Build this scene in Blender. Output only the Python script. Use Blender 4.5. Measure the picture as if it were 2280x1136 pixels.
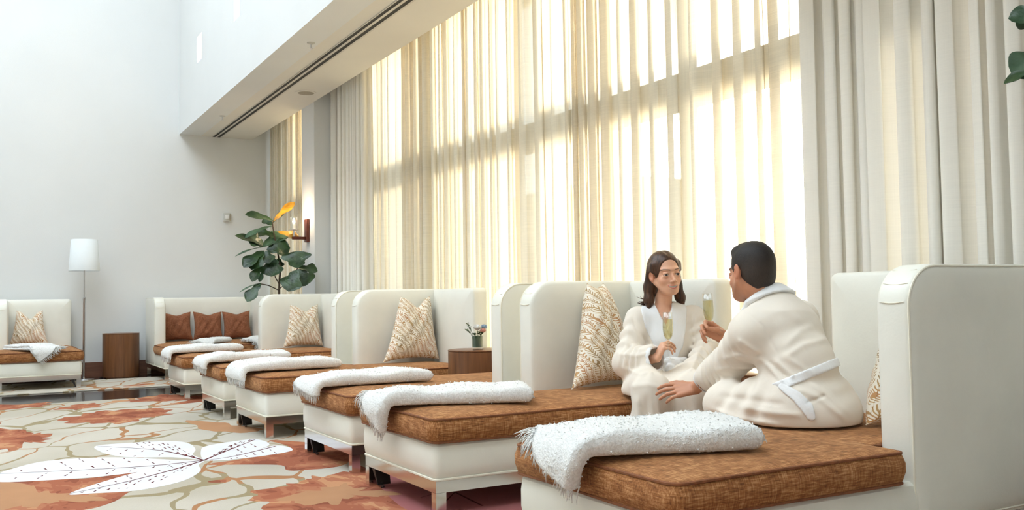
import bpy, math, random
import numpy as np
from mathutils import Matrix, Vector

# ------------------------------------------------------------------ camera, world, sun, exposure
for o in list(bpy.data.objects):
    bpy.data.objects.remove(o)
scene = bpy.context.scene
COL = scene.collection
F_PX, YAW, PITCH, ROLL, CAM_H = 2056.9, -0.5223, 0.0479, -0.016, 0.95

def cam_axes():
    fwd = np.array([math.cos(PITCH) * math.cos(YAW), math.cos(PITCH) * math.sin(YAW), math.sin(PITCH)])
    right = np.array([math.sin(YAW), -math.cos(YAW), 0.0])
    up = np.cross(right, fwd)
    r2 = math.cos(ROLL) * right + math.sin(ROLL) * up
    u2 = -math.sin(ROLL) * right + math.cos(ROLL) * up
    return r2, u2, fwd
CR, CU, CF = cam_axes()
cam = bpy.data.cameras.new('camera')
cam.sensor_width = 36.0
cam.lens = 36.0 * F_PX / 2280.0
cam.clip_start = 0.05
cam_o = bpy.data.objects.new('camera', cam)
COL.objects.link(cam_o)
m = Matrix.Identity(4)
for i in range(3):
    m[i][0] = CR[i]; m[i][1] = CU[i]; m[i][2] = -CF[i]
m[2][3] = CAM_H
cam_o.matrix_world = m
scene.camera = cam_o

def ray(u, v):
    return CR * ((u - 1140) / F_PX) + CU * (-(v - 568) / F_PX) + CF
def on_plane(u, v, axis, val):          # pixel direction met with a plane that the thing really touches
    d = ray(u, v); c = np.array([0, 0, CAM_H])
    t = (val - c[axis]) / d[axis]
    return c + t * d

SUN_TO = ray(1745, 385); SUN_TO = SUN_TO / np.linalg.norm(SUN_TO)      # the low sun stands behind the sheers
SKY_STRENGTH, GLOW, SUN_E = 4.8, 150.0, 3.0
world = bpy.data.worlds.new('sky')
scene.world = world
world.use_nodes = True
wnt = world.node_tree
bg = wnt.nodes['Background']
tcw = wnt.nodes.new('ShaderNodeTexCoord')
dpw = wnt.nodes.new('ShaderNodeVectorMath'); dpw.operation = 'DOT_PRODUCT'; dpw.inputs[1].default_value = tuple(SUN_TO)
nrw = wnt.nodes.new('ShaderNodeVectorMath'); nrw.operation = 'NORMALIZE'
wnt.links.new(tcw.outputs['Generated'], nrw.inputs[0]); wnt.links.new(nrw.outputs[0], dpw.inputs[0])
mxw = wnt.nodes.new('ShaderNodeMath'); mxw.operation = 'MAXIMUM'; mxw.inputs[1].default_value = 0.0; wnt.links.new(dpw.outputs['Value'], mxw.inputs[0])
pww = wnt.nodes.new('ShaderNodeMath'); pww.operation = 'POWER'; pww.inputs[1].default_value = 240.0; wnt.links.new(mxw.outputs[0], pww.inputs[0])
glw = wnt.nodes.new('ShaderNodeMix'); glw.data_type = 'RGBA'; glw.blend_type = 'ADD'; glw.clamp_result = False
glw.inputs[6].default_value = (0.81, 0.915, 1.0, 1)
glw.inputs[7].default_value = (GLOW * 1.0, GLOW * 0.86, GLOW * 0.66, 1)
wnt.links.new(pww.outputs[0], glw.inputs[0]); wnt.links.new(glw.outputs[2], bg.inputs['Color'])
bg.inputs['Strength'].default_value = SKY_STRENGTH

sun = bpy.data.lights.new('sun', 'SUN')
sun.energy = SUN_E
sun.color = (1.0, 0.84, 0.64)
sun.angle = math.radians(3.0)
sun_o = bpy.data.objects.new('sun', sun)
COL.objects.link(sun_o)
sun_o.rotation_euler = Vector(tuple(-SUN_TO)).to_track_quat('-Z', 'Y').to_euler()
sun_o.location = (9, -10, 4)

vs = scene.view_settings
vs.view_transform = 'Standard'
vs.look = 'None'
vs.exposure = 0.02
vs.gamma = 1.0
vs.use_curve_mapping = False

# ------------------------------------------------------------------ helpers
def srgb(r, g, b):
    def c(v):
        v /= 255.0
        return v / 12.92 if v <= 0.04045 else ((v + 0.055) / 1.055) ** 2.4
    return (c(r), c(g), c(b), 1.0)

def mesh_obj(name, verts, faces, mat=None, parent=None, smooth=True, sharp=None, loc=None):
    me = bpy.data.meshes.new(name)
    if isinstance(verts, np.ndarray):
        verts = verts.tolist()
    if isinstance(faces, np.ndarray):
        faces = faces.tolist()
    me.from_pydata(verts, [], faces)
    me.validate()
    if smooth:
        me.polygons.foreach_set('use_smooth', [True] * len(me.polygons))
        if sharp:
            me.set_sharp_from_angle(angle=math.radians(sharp))
    if mat:
        me.materials.append(mat)
    me.update()
    o = bpy.data.objects.new(name, me)
    COL.objects.link(o)
    if parent is not None:
        o.parent = parent
    if loc is not None:
        o.location = loc
    return o

def fix_normals(o):
    import bmesh
    bm = bmesh.new(); bm.from_mesh(o.data)
    bmesh.ops.recalc_face_normals(bm, faces=bm.faces)
    bm.to_mesh(o.data); bm.free()
    return o

def empty(name, loc=(0, 0, 0), rz=0.0):
    o = bpy.data.objects.new(name, None)
    o.empty_display_size = 0.1
    COL.objects.link(o)
    o.location = loc
    o.rotation_euler = (0, 0, rz)
    return o

def tag(o, label=None, cat=None, group=None, kind=None):
    if label: o['label'] = label
    if cat: o['category'] = cat
    if group: o['group'] = group
    if kind: o['kind'] = kind
    return o

def struct(o, label=None):
    o['kind'] = 'structure'
    if label: o['label'] = label
    return o

def copy_tree(o, parent=None):
    c = o.copy(); COL.objects.link(c)
    if parent is not None:
        c.parent = parent
    for ch in list(o.children):
        copy_tree(ch, c)
    return c

class MB:
    """collects verts and faces of one mesh"""
    def __init__(s): s.v = []; s.f = []
    def add(s, verts, faces):
        n = len(s.v)
        s.v.extend([tuple(map(float, p)) for p in verts])
        s.f.extend([tuple(i + n for i in f) for f in faces])
        return s
    def box(s, x0, x1, y0, y1, z0, z1):
        x0, x1 = min(x0, x1), max(x0, x1); y0, y1 = min(y0, y1), max(y0, y1); z0, z1 = min(z0, z1), max(z0, z1)
        return s.add([(x0, y0, z0), (x1, y0, z0), (x1, y1, z0), (x0, y1, z0), (x0, y0, z1), (x1, y0, z1), (x1, y1, z1), (x0, y1, z1)],
                     [(0, 3, 2, 1), (4, 5, 6, 7), (0, 1, 5, 4), (1, 2, 6, 5), (2, 3, 7, 6), (3, 0, 4, 7)])
    def rbox(s, x0, x1, y0, y1, z0, z1, r=0.004):
        poly = [(x0, y0), (x1, y0), (x1, y1), (x0, y1)]
        loops = []
        for a in (0, 45, 90):
            a = math.radians(a)
            loops.append((r * (1 - math.sin(a)), z0 + r * (1 - math.cos(a))))
        for a in (90, 45, 0):
            a = math.radians(a)
            loops.append((r * (1 - math.sin(a)), z1 - r * (1 - math.cos(a))))
        L = [[(p[0], p[1], z) for p in roff(poly, d, [r] * 4, 3)] for d, z in loops]
        return s.loft(L, True, True)
    def loft(s, loops, cap0=True, cap1=True, closed=True):
        n = len(loops[0]); base = len(s.v)
        for L in loops:
            s.v.extend([tuple(map(float, p)) for p in L])
        for i in range(len(loops) - 1):
            for j in range(n if closed else n - 1):
                k = (j + 1) % n
                s.f.append((base + i * n + j, base + i * n + k, base + (i + 1) * n + k, base + (i + 1) * n + j))
        if cap0: s.f.append(tuple(base + j for j in reversed(range(n))))
        if cap1: s.f.append(tuple(base + (len(loops) - 1) * n + j for j in range(n)))
        return s
    def tube(s, pts, r, closed=False, seg=6):
        pts = [np.array(p, float) for p in pts]
        n = len(pts); rs = r if hasattr(r, '__len__') else [r] * n
        loops = []
        up = None
        for i in range(n):
            if closed: t = pts[(i + 1) % n] - pts[i - 1]
            else: t = pts[min(i + 1, n - 1)] - pts[max(i - 1, 0)]
            t = t / (np.linalg.norm(t) + 1e-12)
            if up is None:
                a = np.array([0, 0, 1.0]) if abs(t[2]) < 0.9 else np.array([1.0, 0, 0])
            else:
                a = up
            u = a - t * (a @ t); u /= (np.linalg.norm(u) + 1e-12); up = u
            w = np.cross(t, u)
            loops.append([pts[i] + rs[i] * (math.cos(2 * math.pi * k / seg) * u + math.sin(2 * math.pi * k / seg) * w) for k in range(seg)])
        if closed:
            loops.append(loops[0])
            return s.loft(loops, False, False)
        return s.loft(loops, True, True)
    def lathe(s, prof, seg=32, c=(0, 0, 0), sx=1.0, sy=1.0, cap0=True, cap1=True):
        loops = [[(c[0] + r * sx * math.cos(2 * math.pi * k / seg), c[1] + r * sy * math.sin(2 * math.pi * k / seg), c[2] + z) for k in range(seg)] for r, z in prof]
        return s.loft(loops, cap0, cap1)
    def build(s, name, mat, parent=None, smooth=True, sharp=35, loc=None, fix=True):
        o = mesh_obj(name, s.v, s.f, mat, parent, smooth, None, loc)
        if fix: fix_normals(o)
        if smooth and sharp: o.data.set_sharp_from_angle(angle=math.radians(sharp))
        return o

def roff(poly, d, rad, k=5):
    """offset a counter-clockwise polygon inwards by d with rounded corners"""
    n = len(poly); out = []
    P = [np.array(p, float) for p in poly]
    for i in range(n):
        e0 = P[i] - P[i - 1]; e1 = P[(i + 1) % n] - P[i]
        e0 /= np.linalg.norm(e0); e1 /= np.linalg.norm(e1)
        n0 = np.array([-e0[1], e0[0]]); n1 = np.array([-e1[1], e1[0]])
        mt = (n0 + n1) / (1 + n0 @ n1)
        convex = e0[0] * e1[1] - e0[1] * e1[0] > 0
        c = P[i] + mt * d
        r = max((rad[i] - d) if convex else min(rad[i] + d, 0.05), 0.0006)
        cen = c + mt * r * (1 if convex else -1)
        a0 = math.atan2(n0[1], n0[0]); a1 = math.atan2(n1[1], n1[0])
        da = (a1 - a0 + math.pi) % (2 * math.pi) - math.pi
        for q in range(k):
            a = a0 + da * q / (k - 1)
            nn = np.array([math.cos(a), math.sin(a)])
            out.append(tuple(cen - nn * r * (1 if convex else -1)))
    return out

# ------------------------------------------------------------------ materials
MATS = {}
def nmat(name):
    m = bpy.data.materials.new(name); m.use_nodes = True
    nt = m.node_tree; b = nt.nodes['Principled BSDF']
    MATS[name] = m
    return m, nt, b
def node(nt, t, **kw):
    n = nt.nodes.new(t)
    for k, v in kw.items():
        if k.startswith('_'): setattr(n, k[1:], v)
        else: n.inputs[k.replace('__', ' ')].default_value = v
    return n
def ramp(nt, fac, stops, interp='LINEAR'):
    r = nt.nodes.new('ShaderNodeValToRGB'); r.color_ramp.interpolation = interp
    el = r.color_ramp.elements
    while len(el) < len(stops): el.new(0.5)
    for e, (p, c) in zip(el, stops):
        e.position = p; e.color = c
    nt.links.new(fac, r.inputs[0])
    return r.outputs[0]
def mixc(nt, fac, a, b, mode='MIX'):
    n = nt.nodes.new('ShaderNodeMix'); n.data_type = 'RGBA'; n.blend_type = mode
    for sock, v in ((n.inputs[0], fac), (n.inputs[6], a), (n.inputs[7], b)):
        if isinstance(v, (tuple, list)): sock.default_value = v
        elif isinstance(v, (int, float)): sock.default_value = v
        else: nt.links.new(v, sock)
    return n.outputs[2]
def math_n(nt, op, a, b=None, clamp=False):
    n = nt.nodes.new('ShaderNodeMath'); n.operation = op; n.use_clamp = clamp
    for s, v in ((n.inputs[0], a), (n.inputs[1], b)):
        if v is None: continue
        if isinstance(v, (int, float)): s.default_value = v
        else: nt.links.new(v, s)
    return n.outputs[0]
def coords(nt, kind='Object', scale=(1, 1, 1), rot=(0, 0, 0), loc=(0, 0, 0)):
    tc = nt.nodes.new('ShaderNodeTexCoord'); mp = nt.nodes.new('ShaderNodeMapping')
    mp.inputs['Scale'].default_value = scale; mp.inputs['Rotation'].default_value = rot; mp.inputs['Location'].default_value = loc
    nt.links.new(tc.outputs[kind], mp.inputs[0])
    return mp.outputs[0]
def noise(nt, vec, scale, detail=3, rough=0.5, dist=0.0):
    n = nt.nodes.new('ShaderNodeTexNoise')
    n.inputs['Scale'].default_value = scale; n.inputs['Detail'].default_value = detail
    n.inputs['Roughness'].default_value = rough; n.inputs['Distortion'].default_value = dist
    nt.links.new(vec, n.inputs['Vector'])
    return n.outputs[0]
def bump(nt, b, h, strength=0.3, dist=0.01):
    n = nt.nodes.new('ShaderNodeBump'); n.inputs['Strength'].default_value = strength; n.inputs['Distance'].default_value = dist
    nt.links.new(h, n.inputs['Height']); nt.links.new(n.outputs[0], b.inputs['Normal'])

def simple(name, col, rough=0.6, var=0.06, scale=8.0, metal=0.0, bmp=0.0, bscale=200.0, spec=0.5, sheen=0.0):
    m, nt, b = nmat(name)
    v = coords(nt)
    n = noise(nt, v, scale, 4)
    dark = tuple(c * (1 - var) for c in col[:3]) + (1,); lite = tuple(min(1, c * (1 + var)) for c in col[:3]) + (1,)
    c = ramp(nt, n, [(0.3, dark), (0.7, lite)])
    nt.links.new(c, b.inputs['Base Color'])
    b.inputs['Roughness'].default_value = rough; b.inputs['Metallic'].default_value = metal
    b.inputs['Specular IOR Level'].default_value = spec
    if sheen: b.inputs['Sheen Weight'].default_value = sheen
    if bmp: bump(nt, b, noise(nt, v, bscale, 3), bmp, 0.003)
    return m

M_wall = simple('wall_fabric', srgb(226, 227, 225), 0.85, 0.015, 1.5, bmp=0.25, bscale=160)
M_soffit = simple('soffit_paint', srgb(226, 222, 212), 0.8, 0.015, 2, bmp=0.1, bscale=220)
M_leather = simple('cream_leather', srgb(240, 239, 228), 0.38, 0.03, 5, bmp=0.14, bscale=90)
M_welt = simple('cream_welt', srgb(240, 236, 218), 0.45, 0.02, 5)
M_chrome = simple('chrome', (0.72, 0.71, 0.70, 1), 0.14, 0.03, 4, metal=1.0)
M_black = simple('black_metal', srgb(28, 26, 26), 0.4, 0.1, 10)
M_steel = simple('brushed_steel', (0.55, 0.55, 0.56, 1), 0.28, 0.05, 20, metal=1.0)
M_white = simple('white_plastic', srgb(232, 232, 230), 0.5, 0.02, 4)
M_grey = simple('grey_plastic', srgb(196, 196, 190), 0.5, 0.03, 6)
M_shade = simple('lampshade_fabric', srgb(232, 236, 236), 0.9, 0.015, 6, bmp=0.15, bscale=300)
M_bark = simple('bark', srgb(74, 58, 44), 0.8, 0.25, 40, bmp=0.4, bscale=80)
M_darkpot = simple('pot_glaze', srgb(70, 66, 62), 0.4, 0.1, 6)
M_soil = simple('soil', srgb(50, 38, 28), 0.95, 0.3, 40, bmp=0.6, bscale=60)
M_bronze = simple('sconce_bronze', srgb(96, 50, 38), 0.4, 0.12, 14, metal=0.5)
M_speaker = simple('speaker_grille', srgb(170, 162, 144), 0.7, 0.05, 60, bmp=0.4, bscale=600)
M_slotblack = simple('slot_black', srgb(18, 17, 16), 0.6, 0.1, 10)
M_alu = simple('slot_aluminium', srgb(205, 200, 190), 0.4, 0.03, 10, metal=0.2)
M_facade = simple('facade_stone', srgb(170, 162, 146), 0.9, 0.15, 0.6)
M_pave = simple('street_paving', srgb(150, 146, 140), 0.9, 0.1, 0.5)
M_frame = simple('window_frame_metal', srgb(52, 48, 44), 0.5, 0.08, 6)

def weave(name, c_dark, c_mid, c_lite, su=260.0, rough=0.85, bmp=0.5):
    """slubby woven upholstery: crossed stretched noises"""
    m, nt, b = nmat(name)
    a = noise(nt, coords(nt, 'Object', (su, su * 0.07, su * 0.5)), 1.0, 2, 0.6)
    c = noise(nt, coords(nt, 'Object', (su * 0.07, su, su * 0.07)), 1.0, 2, 0.6)
    h = noise(nt, coords(nt, 'Object', (su * 0.09, su * 0.09, su * 1.3)), 1.0, 2, 0.6)
    s = math_n(nt, 'ADD', math_n(nt, 'ADD', a, c), h)
    s = math_n(nt, 'MULTIPLY', s, 0.3333)
    big = noise(nt, coords(nt, 'Object'), 5.0, 3)
    s2 = math_n(nt, 'ADD', s, math_n(nt, 'MULTIPLY', math_n(nt, 'SUBTRACT', big, 0.5), 0.12))
    col = ramp(nt, s2, [(0.36, c_dark), (0.5, c_mid), (0.64, c_lite)])
    nt.links.new(col, b.inputs['Base Color'])
    b.inputs['Roughness'].default_value = rough
    b.inputs['Sheen Weight'].default_value = 0.25
    b.inputs['Sheen Roughness'].default_value = 0.4
    b.inputs['Sheen Tint'].default_value = (1.0, 0.72, 0.45, 1)
    b.inputs['Specular IOR Level'].default_value = 0.2
    bump(nt, b, s, bmp, 0.004)
    return m
M_cushion = weave('rust_chenille', srgb(102, 64, 38), srgb(154, 101, 60), srgb(200, 150, 102))
M_brownpillow = weave('brown_pillow_cloth', srgb(104, 62, 42), srgb(140, 88, 62), srgb(166, 112, 84), 300)
M_piping = simple('rust_piping', srgb(128, 78, 46), 0.8, 0.2, 60)

def wood(name, c0, c1, axis=2, rough=0.35):
    m, nt, b = nmat(name)
    sc = [22, 22, 22]; sc[axis] = 1.2
    n = noise(nt, coords(nt, 'Object', tuple(sc)), 1.0, 5, 0.6, 0.6)
    sc2 = [140, 140, 140]; sc2[axis] = 4
    n2 = noise(nt, coords(nt, 'Object', tuple(sc2)), 1.0, 2)
    s = math_n(nt, 'ADD', math_n(nt, 'MULTIPLY', n, 0.7), math_n(nt, 'MULTIPLY', n2, 0.3))
    nt.links.new(ramp(nt, s, [(0.3, c0), (0.68, c1)]), b.inputs['Base Color'])
    b.inputs['Roughness'].default_value = rough
    return m
M_drum = wood('walnut_veneer', srgb(84, 50, 28), srgb(132, 86, 52))
M_base = wood('baseboard_wood', srgb(92, 56, 42), srgb(134, 90, 68), 1)
M_floor = wood('dark_polished_floor', srgb(30, 23, 23), srgb(52, 41, 40), 1, 0.10)
M_floor.node_tree.nodes['Principled BSDF'].inputs['Specular IOR Level'].default_value = 0.3

def sheer_mat(name, col, transp, translu, tex=0.5, low=0.86):
    m, nt, b = nmat(name)
    nt.nodes.remove(b)
    out = nt.nodes['Material Output']
    lines = noise(nt, coords(nt, 'Object', (3.0, 3.0, 420.0)), 1.0, 2, 0.6)
    lines2 = noise(nt, coords(nt, 'Object', (260.0, 30.0, 1.2)), 1.0, 2, 0.6)
    dens = math_n(nt, 'ADD', math_n(nt, 'MULTIPLY', lines, 0.65), math_n(nt, 'MULTIPLY', lines2, 0.35))
    c = ramp(nt, dens, [(0.35, tuple(x * low for x in col[:3]) + (1,)), (0.65, col)])
    d = nt.nodes.new('ShaderNodeBsdfDiffuse'); t = nt.nodes.new('ShaderNodeBsdfTranslucent'); tr = nt.nodes.new('ShaderNodeBsdfTransparent')
    nt.links.new(c, d.inputs[0]); nt.links.new(c, t.inputs[0])
    tr.inputs[0].default_value = (1, 0.98, 0.95, 1)
    m1 = nt.nodes.new('ShaderNodeMixShader'); m1.inputs[0].default_value = translu
    nt.links.new(d.outputs[0], m1.inputs[1]); nt.links.new(t.outputs[0], m1.inputs[2])
    m2 = nt.nodes.new('ShaderNodeMixShader')
    fac = math_n(nt, 'MULTIPLY', math_n(nt, 'SUBTRACT', 1.0 + tex * 0.5, math_n(nt, 'MULTIPLY', dens, tex * 2 * 0.5)), transp, True)
    nt.links.new(fac, m2.inputs[0])
    nt.links.new(m1.outputs[0], m2.inputs[1]); nt.links.new(tr.outputs[0], m2.inputs[2])
    nt.links.new(m2.outputs[0], out.inputs[0])
    return m
M_sheer = sheer_mat('sheer_linen', srgb(238, 228, 208), 0.09, 0.36)
M_drape = sheer_mat('cream_drape', srgb(252, 248, 238), 0.0, 0.05, 0.2, 0.94)

def glass_mat(name, col=(1, 1, 1, 1), rough=0.0, gloss=0.12):
    m, nt, b = nmat(name); nt.nodes.remove(b)
    out = nt.nodes['Material Output']
    tr = nt.nodes.new('ShaderNodeBsdfTransparent'); tr.inputs[0].default_value = col
    gl = nt.nodes.new('ShaderNodeBsdfGlossy'); gl.inputs['Roughness'].default_value = rough
    lw = nt.nodes.new('ShaderNodeLayerWeight'); lw.inputs[0].default_value = 0.35
    v = noise(nt, coords(nt), 3.0)
    f = math_n(nt, 'ADD', math_n(nt, 'MULTIPLY', lw.outputs['Facing'], 0.32), math_n(nt, 'MULTIPLY', v, gloss))
    mx = nt.nodes.new('ShaderNodeMixShader'); nt.links.new(f, mx.inputs[0])
    nt.links.new(tr.outputs[0], mx.inputs[1]); nt.links.new(gl.outputs[0], mx.inputs[2])
    nt.links.new(mx.outputs[0], out.inputs[0])
    return m
M_glass = glass_mat('clear_glass', (0.97, 0.98, 0.97, 1))
M_pane = glass_mat('window_glass', (0.93, 0.95, 0.94, 1), 0.0, 0.05)
M_wine = glass_mat('sparkling_wine', (0.96, 0.88, 0.62, 1), 0.05, 0.06)

def bulb_mat():
    m, nt, b = nmat('lit_bulb')
    b.inputs['Base Color'].default_value = (1, 0.9, 0.75, 1)
    b.inputs['Emission Color'].default_value = (1.0, 0.78, 0.5, 1)
    b.inputs['Emission Strength'].default_value = 9.0
    return m
M_bulb = bulb_mat()
# ------------------------------------------------------------------ the room
XB, YF, YS, YC, YW, ZS, ZT = 13.72, -2.44, -3.48, -3.80, -4.25, 3.38, 7.6
def box_struct(name, dims, mat, label=None):
    return struct(MB().box(*dims).build(name, mat, smooth=False), label)
box_struct('floor', (-4, XB, -4.6, 6.2, -0.10, -0.012), M_floor, 'dark polished wood floor')
box_struct('wall_back', (XB, XB + 0.25, -4.6, 6.2, -0.1, ZT), M_wall, 'tall white fabric-covered back wall')
box_struct('wall_left', (-4.2, XB + 0.2, 6.2, 6.4, -0.1, ZT), M_wall)
box_struct('wall_rear', (-4.2, -4.0, -4.6, 6.2, -0.1, ZT), M_wall)
SKY = (-1.0, 12.8, -1.4, 3.4)      # opening of the atrium skylight
# ceiling around the atrium skylight
cb = MB()
cb.box(-4.2, XB + 0.2, YF - 0.4, SKY[2], ZT, ZT + 0.2); cb.box(-4.2, XB + 0.2, SKY[3], 6.4, ZT, ZT + 0.2)
cb.box(-4.2, SKY[0], SKY[2], SKY[3], ZT, ZT + 0.2); cb.box(SKY[1], XB + 0.2, SKY[2], SKY[3], ZT, ZT + 0.2)
struct(cb.build('ceiling', M_soffit, smooth=False), 'ceiling round the atrium skylight')
# upper wall with two lit niches
nx = [(12.18, 12.47, 4.12, 4.46), (10.17, 10.42, 4.12, 4.46)]
ub = MB()
T = 0.3
xs = [-4.2, nx[1][0], nx[1][1], nx[0][0], nx[0][1], XB]
for i in range(5):
    if i in (1, 3):
        ub.box(xs[i], xs[i + 1], YF - T, YF, ZS, 4.12); ub.box(xs[i], xs[i + 1], YF - T, YF, 4.46, ZT)
        ub.box(xs[i], xs[i + 1], YF - T - 0.03, YF - T, 4.12, 4.46)
    else:
        ub.box(xs[i], xs[i + 1], YF - T, YF, ZS, ZT)
wu = struct(ub.build('wall_upper', M_wall, smooth=False), 'white upper wall above the soffit with small lit niches')
for i, (a, b_, c, d) in enumerate(nx):
    l = bpy.data.lights.new('niche_lamp', 'POINT'); l.energy = 9; l.color = (1, 0.72, 0.42); l.shadow_soft_size = 0.03
    lo = bpy.data.objects.new('niche_lamp', l); lo.location = ((a + b_) / 2 - 0.05, YF - 0.2, 4.40); COL.objects.link(lo)
# soffit
box_struct('ceiling_soffit', (-4.2, XB, YS, YF - T, ZS, ZS + 0.3), M_soffit, 'dropped beige soffit with an air slot')
box_struct('ceiling_pocket', (-4.2, XB, -4.6, YS - 0.0, ZS + 0.42, ZS + 0.6), M_soffit)
box_struct('trim_1', (-4.2, XB, YS, YS + 0.03, ZS + 0.3, ZS + 0.42), M_soffit)
# window wall, pier, wall pieces
box_struct('wall_pier', (10.80, 11.30, -4.5, YS, -0.012, ZS + 0.42), M_wall, 'white pier between the two curtained windows')
ww = MB()
for a, b_ in ((-4.2, 3.0), (10.5, 11.6), (13.45, XB)):
    ww.box(a, b_, -4.6, YW - 0.1, -0.1, ZS + 0.42)
for a, b_ in ((3.0, 10.5), (11.6, 13.45)):
    ww.box(a, b_, -4.6, YW - 0.1, -0.1, 0.25)
struct(ww.build('wall_window', M_wall, smooth=False), 'window wall hidden behind the curtains')
def window(n, x0, x1, nm):
    w = empty('window_%d' % n, ((x0 + x1) / 2, YW, 0)); struct(w, 'tall window behind sheer curtains')
    cxm = (x0 + x1) / 2
    fr = MB()
    fr.box(x0 - cxm, x1 - cxm, -0.06, 0.06, 2.26, 2.50)
    fr.box(x0 - cxm, x1 - cxm, -0.06, 0.06, 0.25, 0.33); fr.box(x0 - cxm, x1 - cxm, -0.06, 0.06, 3.72, 3.80)
    fr.build('transom_frame', M_frame, w, smooth=False)
    step = (x1 - x0) / nm
    for i in range(nm + 1):
        xx = x0 + i * step - cxm
        MB().box(xx - 0.035, xx + 0.035, -0.055, 0.055, 0.33, 3.72).build('mullion', M_frame, w, smooth=False)
    for i in range(nm):
        for z0, z1 in ((0.33, 2.26), (2.50, 3.72)):
            MB().box(x0 + i * step - cxm + 0.035, x0 + (i + 1) * step - cxm - 0.035, -0.006, 0.006, z0, z1).build('pane', M_pane, w, smooth=False)
window(1, 3.04, 10.45, 4)
window(2, 11.62, 13.43, 1)
# baseboard
struct(MB().box(XB - 0.025, XB, -3.7, 6.2, -0.012, 0.19).build('baseboard_back', M_base, smooth=False), 'brown wooden baseboard along the back wall')

# outside: street and two added buildings, shaped to shade the sheers and leave a sunny gap
struct(MB().box(-60, 80, -60, -4.6, -0.5, -0.3).build('ground', M_pave, smooth=False), 'street outside the window')
def sun_blocker(x0, x1, y, h, label):
    e = empty('sun_blocker', ((x0 + x1) / 2, y, -0.3)); tag(e, label, 'sun_blocker', 'added sun-blocking buildings')
    w = (x1 - x0) / 2
    MB().box(-w, w, -2, 0, 0, h).box(-w - 0.15, w + 0.15, -2.1, 0.2, h, h + 0.3).build('wall', M_facade, e, smooth=False)
    nxw = max(1, int((x1 - x0) / 2.6))
    for i in range(nxw):
        for j in range(int(h / 3.2)):
            xx = -w + (i + 0.5) * (x1 - x0) / nxw
            MB().box(xx - 0.6, xx + 0.6, -0.05, 0.06, 1.0 + j * 3.2, 2.7 + j * 3.2).build('window_pane', M_frame, e, smooth=False)
sun_blocker(18.6, 44, -14.0, 4.0, 'low pale block added across the street to shade the left of the sheers')
sun_blocker(-16, 6.0, -13.0, 5.0, 'pale block added across the street to bound the sun gap, behind the right-hand drapes')

# ------------------------------------------------------------------ rugs
def rug_material():
    m, nt, b = nmat('leaf_pattern_rug')
    geo = nt.nodes.new('ShaderNodeNewGeometry')
    mp = nt.nodes.new('ShaderNodeMapping'); nt.links.new(geo.outputs['Position'], mp.inputs[0])
    mp.inputs['Rotation'].default_value = (0, 0, 0.5)
    pos = mp.outputs[0]
    wn = nt.nodes.new('ShaderNodeTexNoise'); wn.inputs['Scale'].default_value = 1.3; wn.inputs['Detail'].default_value = 2
    nt.links.new(pos, wn.inputs['Vector'])
    va = nt.nodes.new('ShaderNodeVectorMath'); va.operation = 'SCALE'; va.inputs['Scale'].default_value = 0.55
    nt.links.new(wn.outputs['Color'], va.inputs[0])
    vb = nt.nodes.new('ShaderNodeVectorMath'); vb.operation = 'ADD'; nt.links.new(pos, vb.inputs[0]); nt.links.new(va.outputs[0], vb.inputs[1])
    vs_ = nt.nodes.new('ShaderNodeVectorMath'); vs_.operation = 'MULTIPLY'; vs_.inputs[1].default_value = (1.0, 2.0, 1.0); nt.links.new(vb.outputs[0], vs_.inputs[0])
    vor = nt.nodes.new('ShaderNodeTexVoronoi'); vor.feature = 'DISTANCE_TO_EDGE'; vor.inputs['Scale'].default_value = 1.35
    nt.links.new(vs_.outputs[0], vor.inputs['Vector'])
    width = math_n(nt, 'ADD', math_n(nt, 'MULTIPLY', noise(nt, pos, 1.1, 2), 0.11), -0.020)
    line = math_n(nt, 'LESS_THAN', vor.outputs['Distance'], width)
    cream = ramp(nt, noise(nt, pos, 0.8, 2), [(0.40, srgb(186, 178, 162)), (0.6, srgb(200, 193, 180))])
    lc = ramp(nt, noise(nt, pos, 0.6, 2), [(0.47, srgb(156, 142, 112)), (0.53, srgb(172, 126, 90))], 'CONSTANT')
    col = mixc(nt, line, cream, lc)
    # rust fields
    rn = noise(nt, vb.outputs[0], 0.62, 2.2, 0.5, 0.4)
    field = math_n(nt, 'GREATER_THAN', rn, 0.60)
    slv = noise(nt, vs_.outputs[0], 2.6, 1, 0.5)
    keep = math_n(nt, 'LESS_THAN', slv, 0.64)
    field = math_n(nt, 'MULTIPLY', field, keep)
    rust = ramp(nt, noise(nt, vs_.outputs[0], 1.5, 3, 0.55), [(0.0, srgb(146, 86, 64)), (0.43, srgb(166, 102, 76)), (0.50, srgb(182, 126, 92)), (0.58, srgb(196, 148, 110))], 'CONSTANT')
    col = mixc(nt, field, col, rust)
    fine = noise(nt, pos, 420.0, 2)
    col = mixc(nt, 0.25, col, ramp(nt, fine, [(0.3, (0.25, 0.25, 0.25, 1)), (0.7, (0.78, 0.78, 0.78, 1))]), 'SOFT_LIGHT')
    nt.links.new(col, b.inputs['Base Color'])
    b.inputs['Roughness'].default_value = 0.95; b.inputs['Specular IOR Level'].default_value = 0.1
    bump(nt, b, fine, 0.5, 0.004)
    return m
M_rug = rug_material()
def print_mat(name, col):
    return simple(name, col, 0.95, 0.05, 3, bmp=0.5, bscale=420, spec=0.1)
M_leafw = print_mat('rug_leaf_white', srgb(224, 224, 227))
M_vein = print_mat('rug_vein_maroon', srgb(96, 38, 40))
M_rustp = print_mat('rug_rust', srgb(162, 98, 74))
_nt = M_rustp.node_tree
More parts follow.
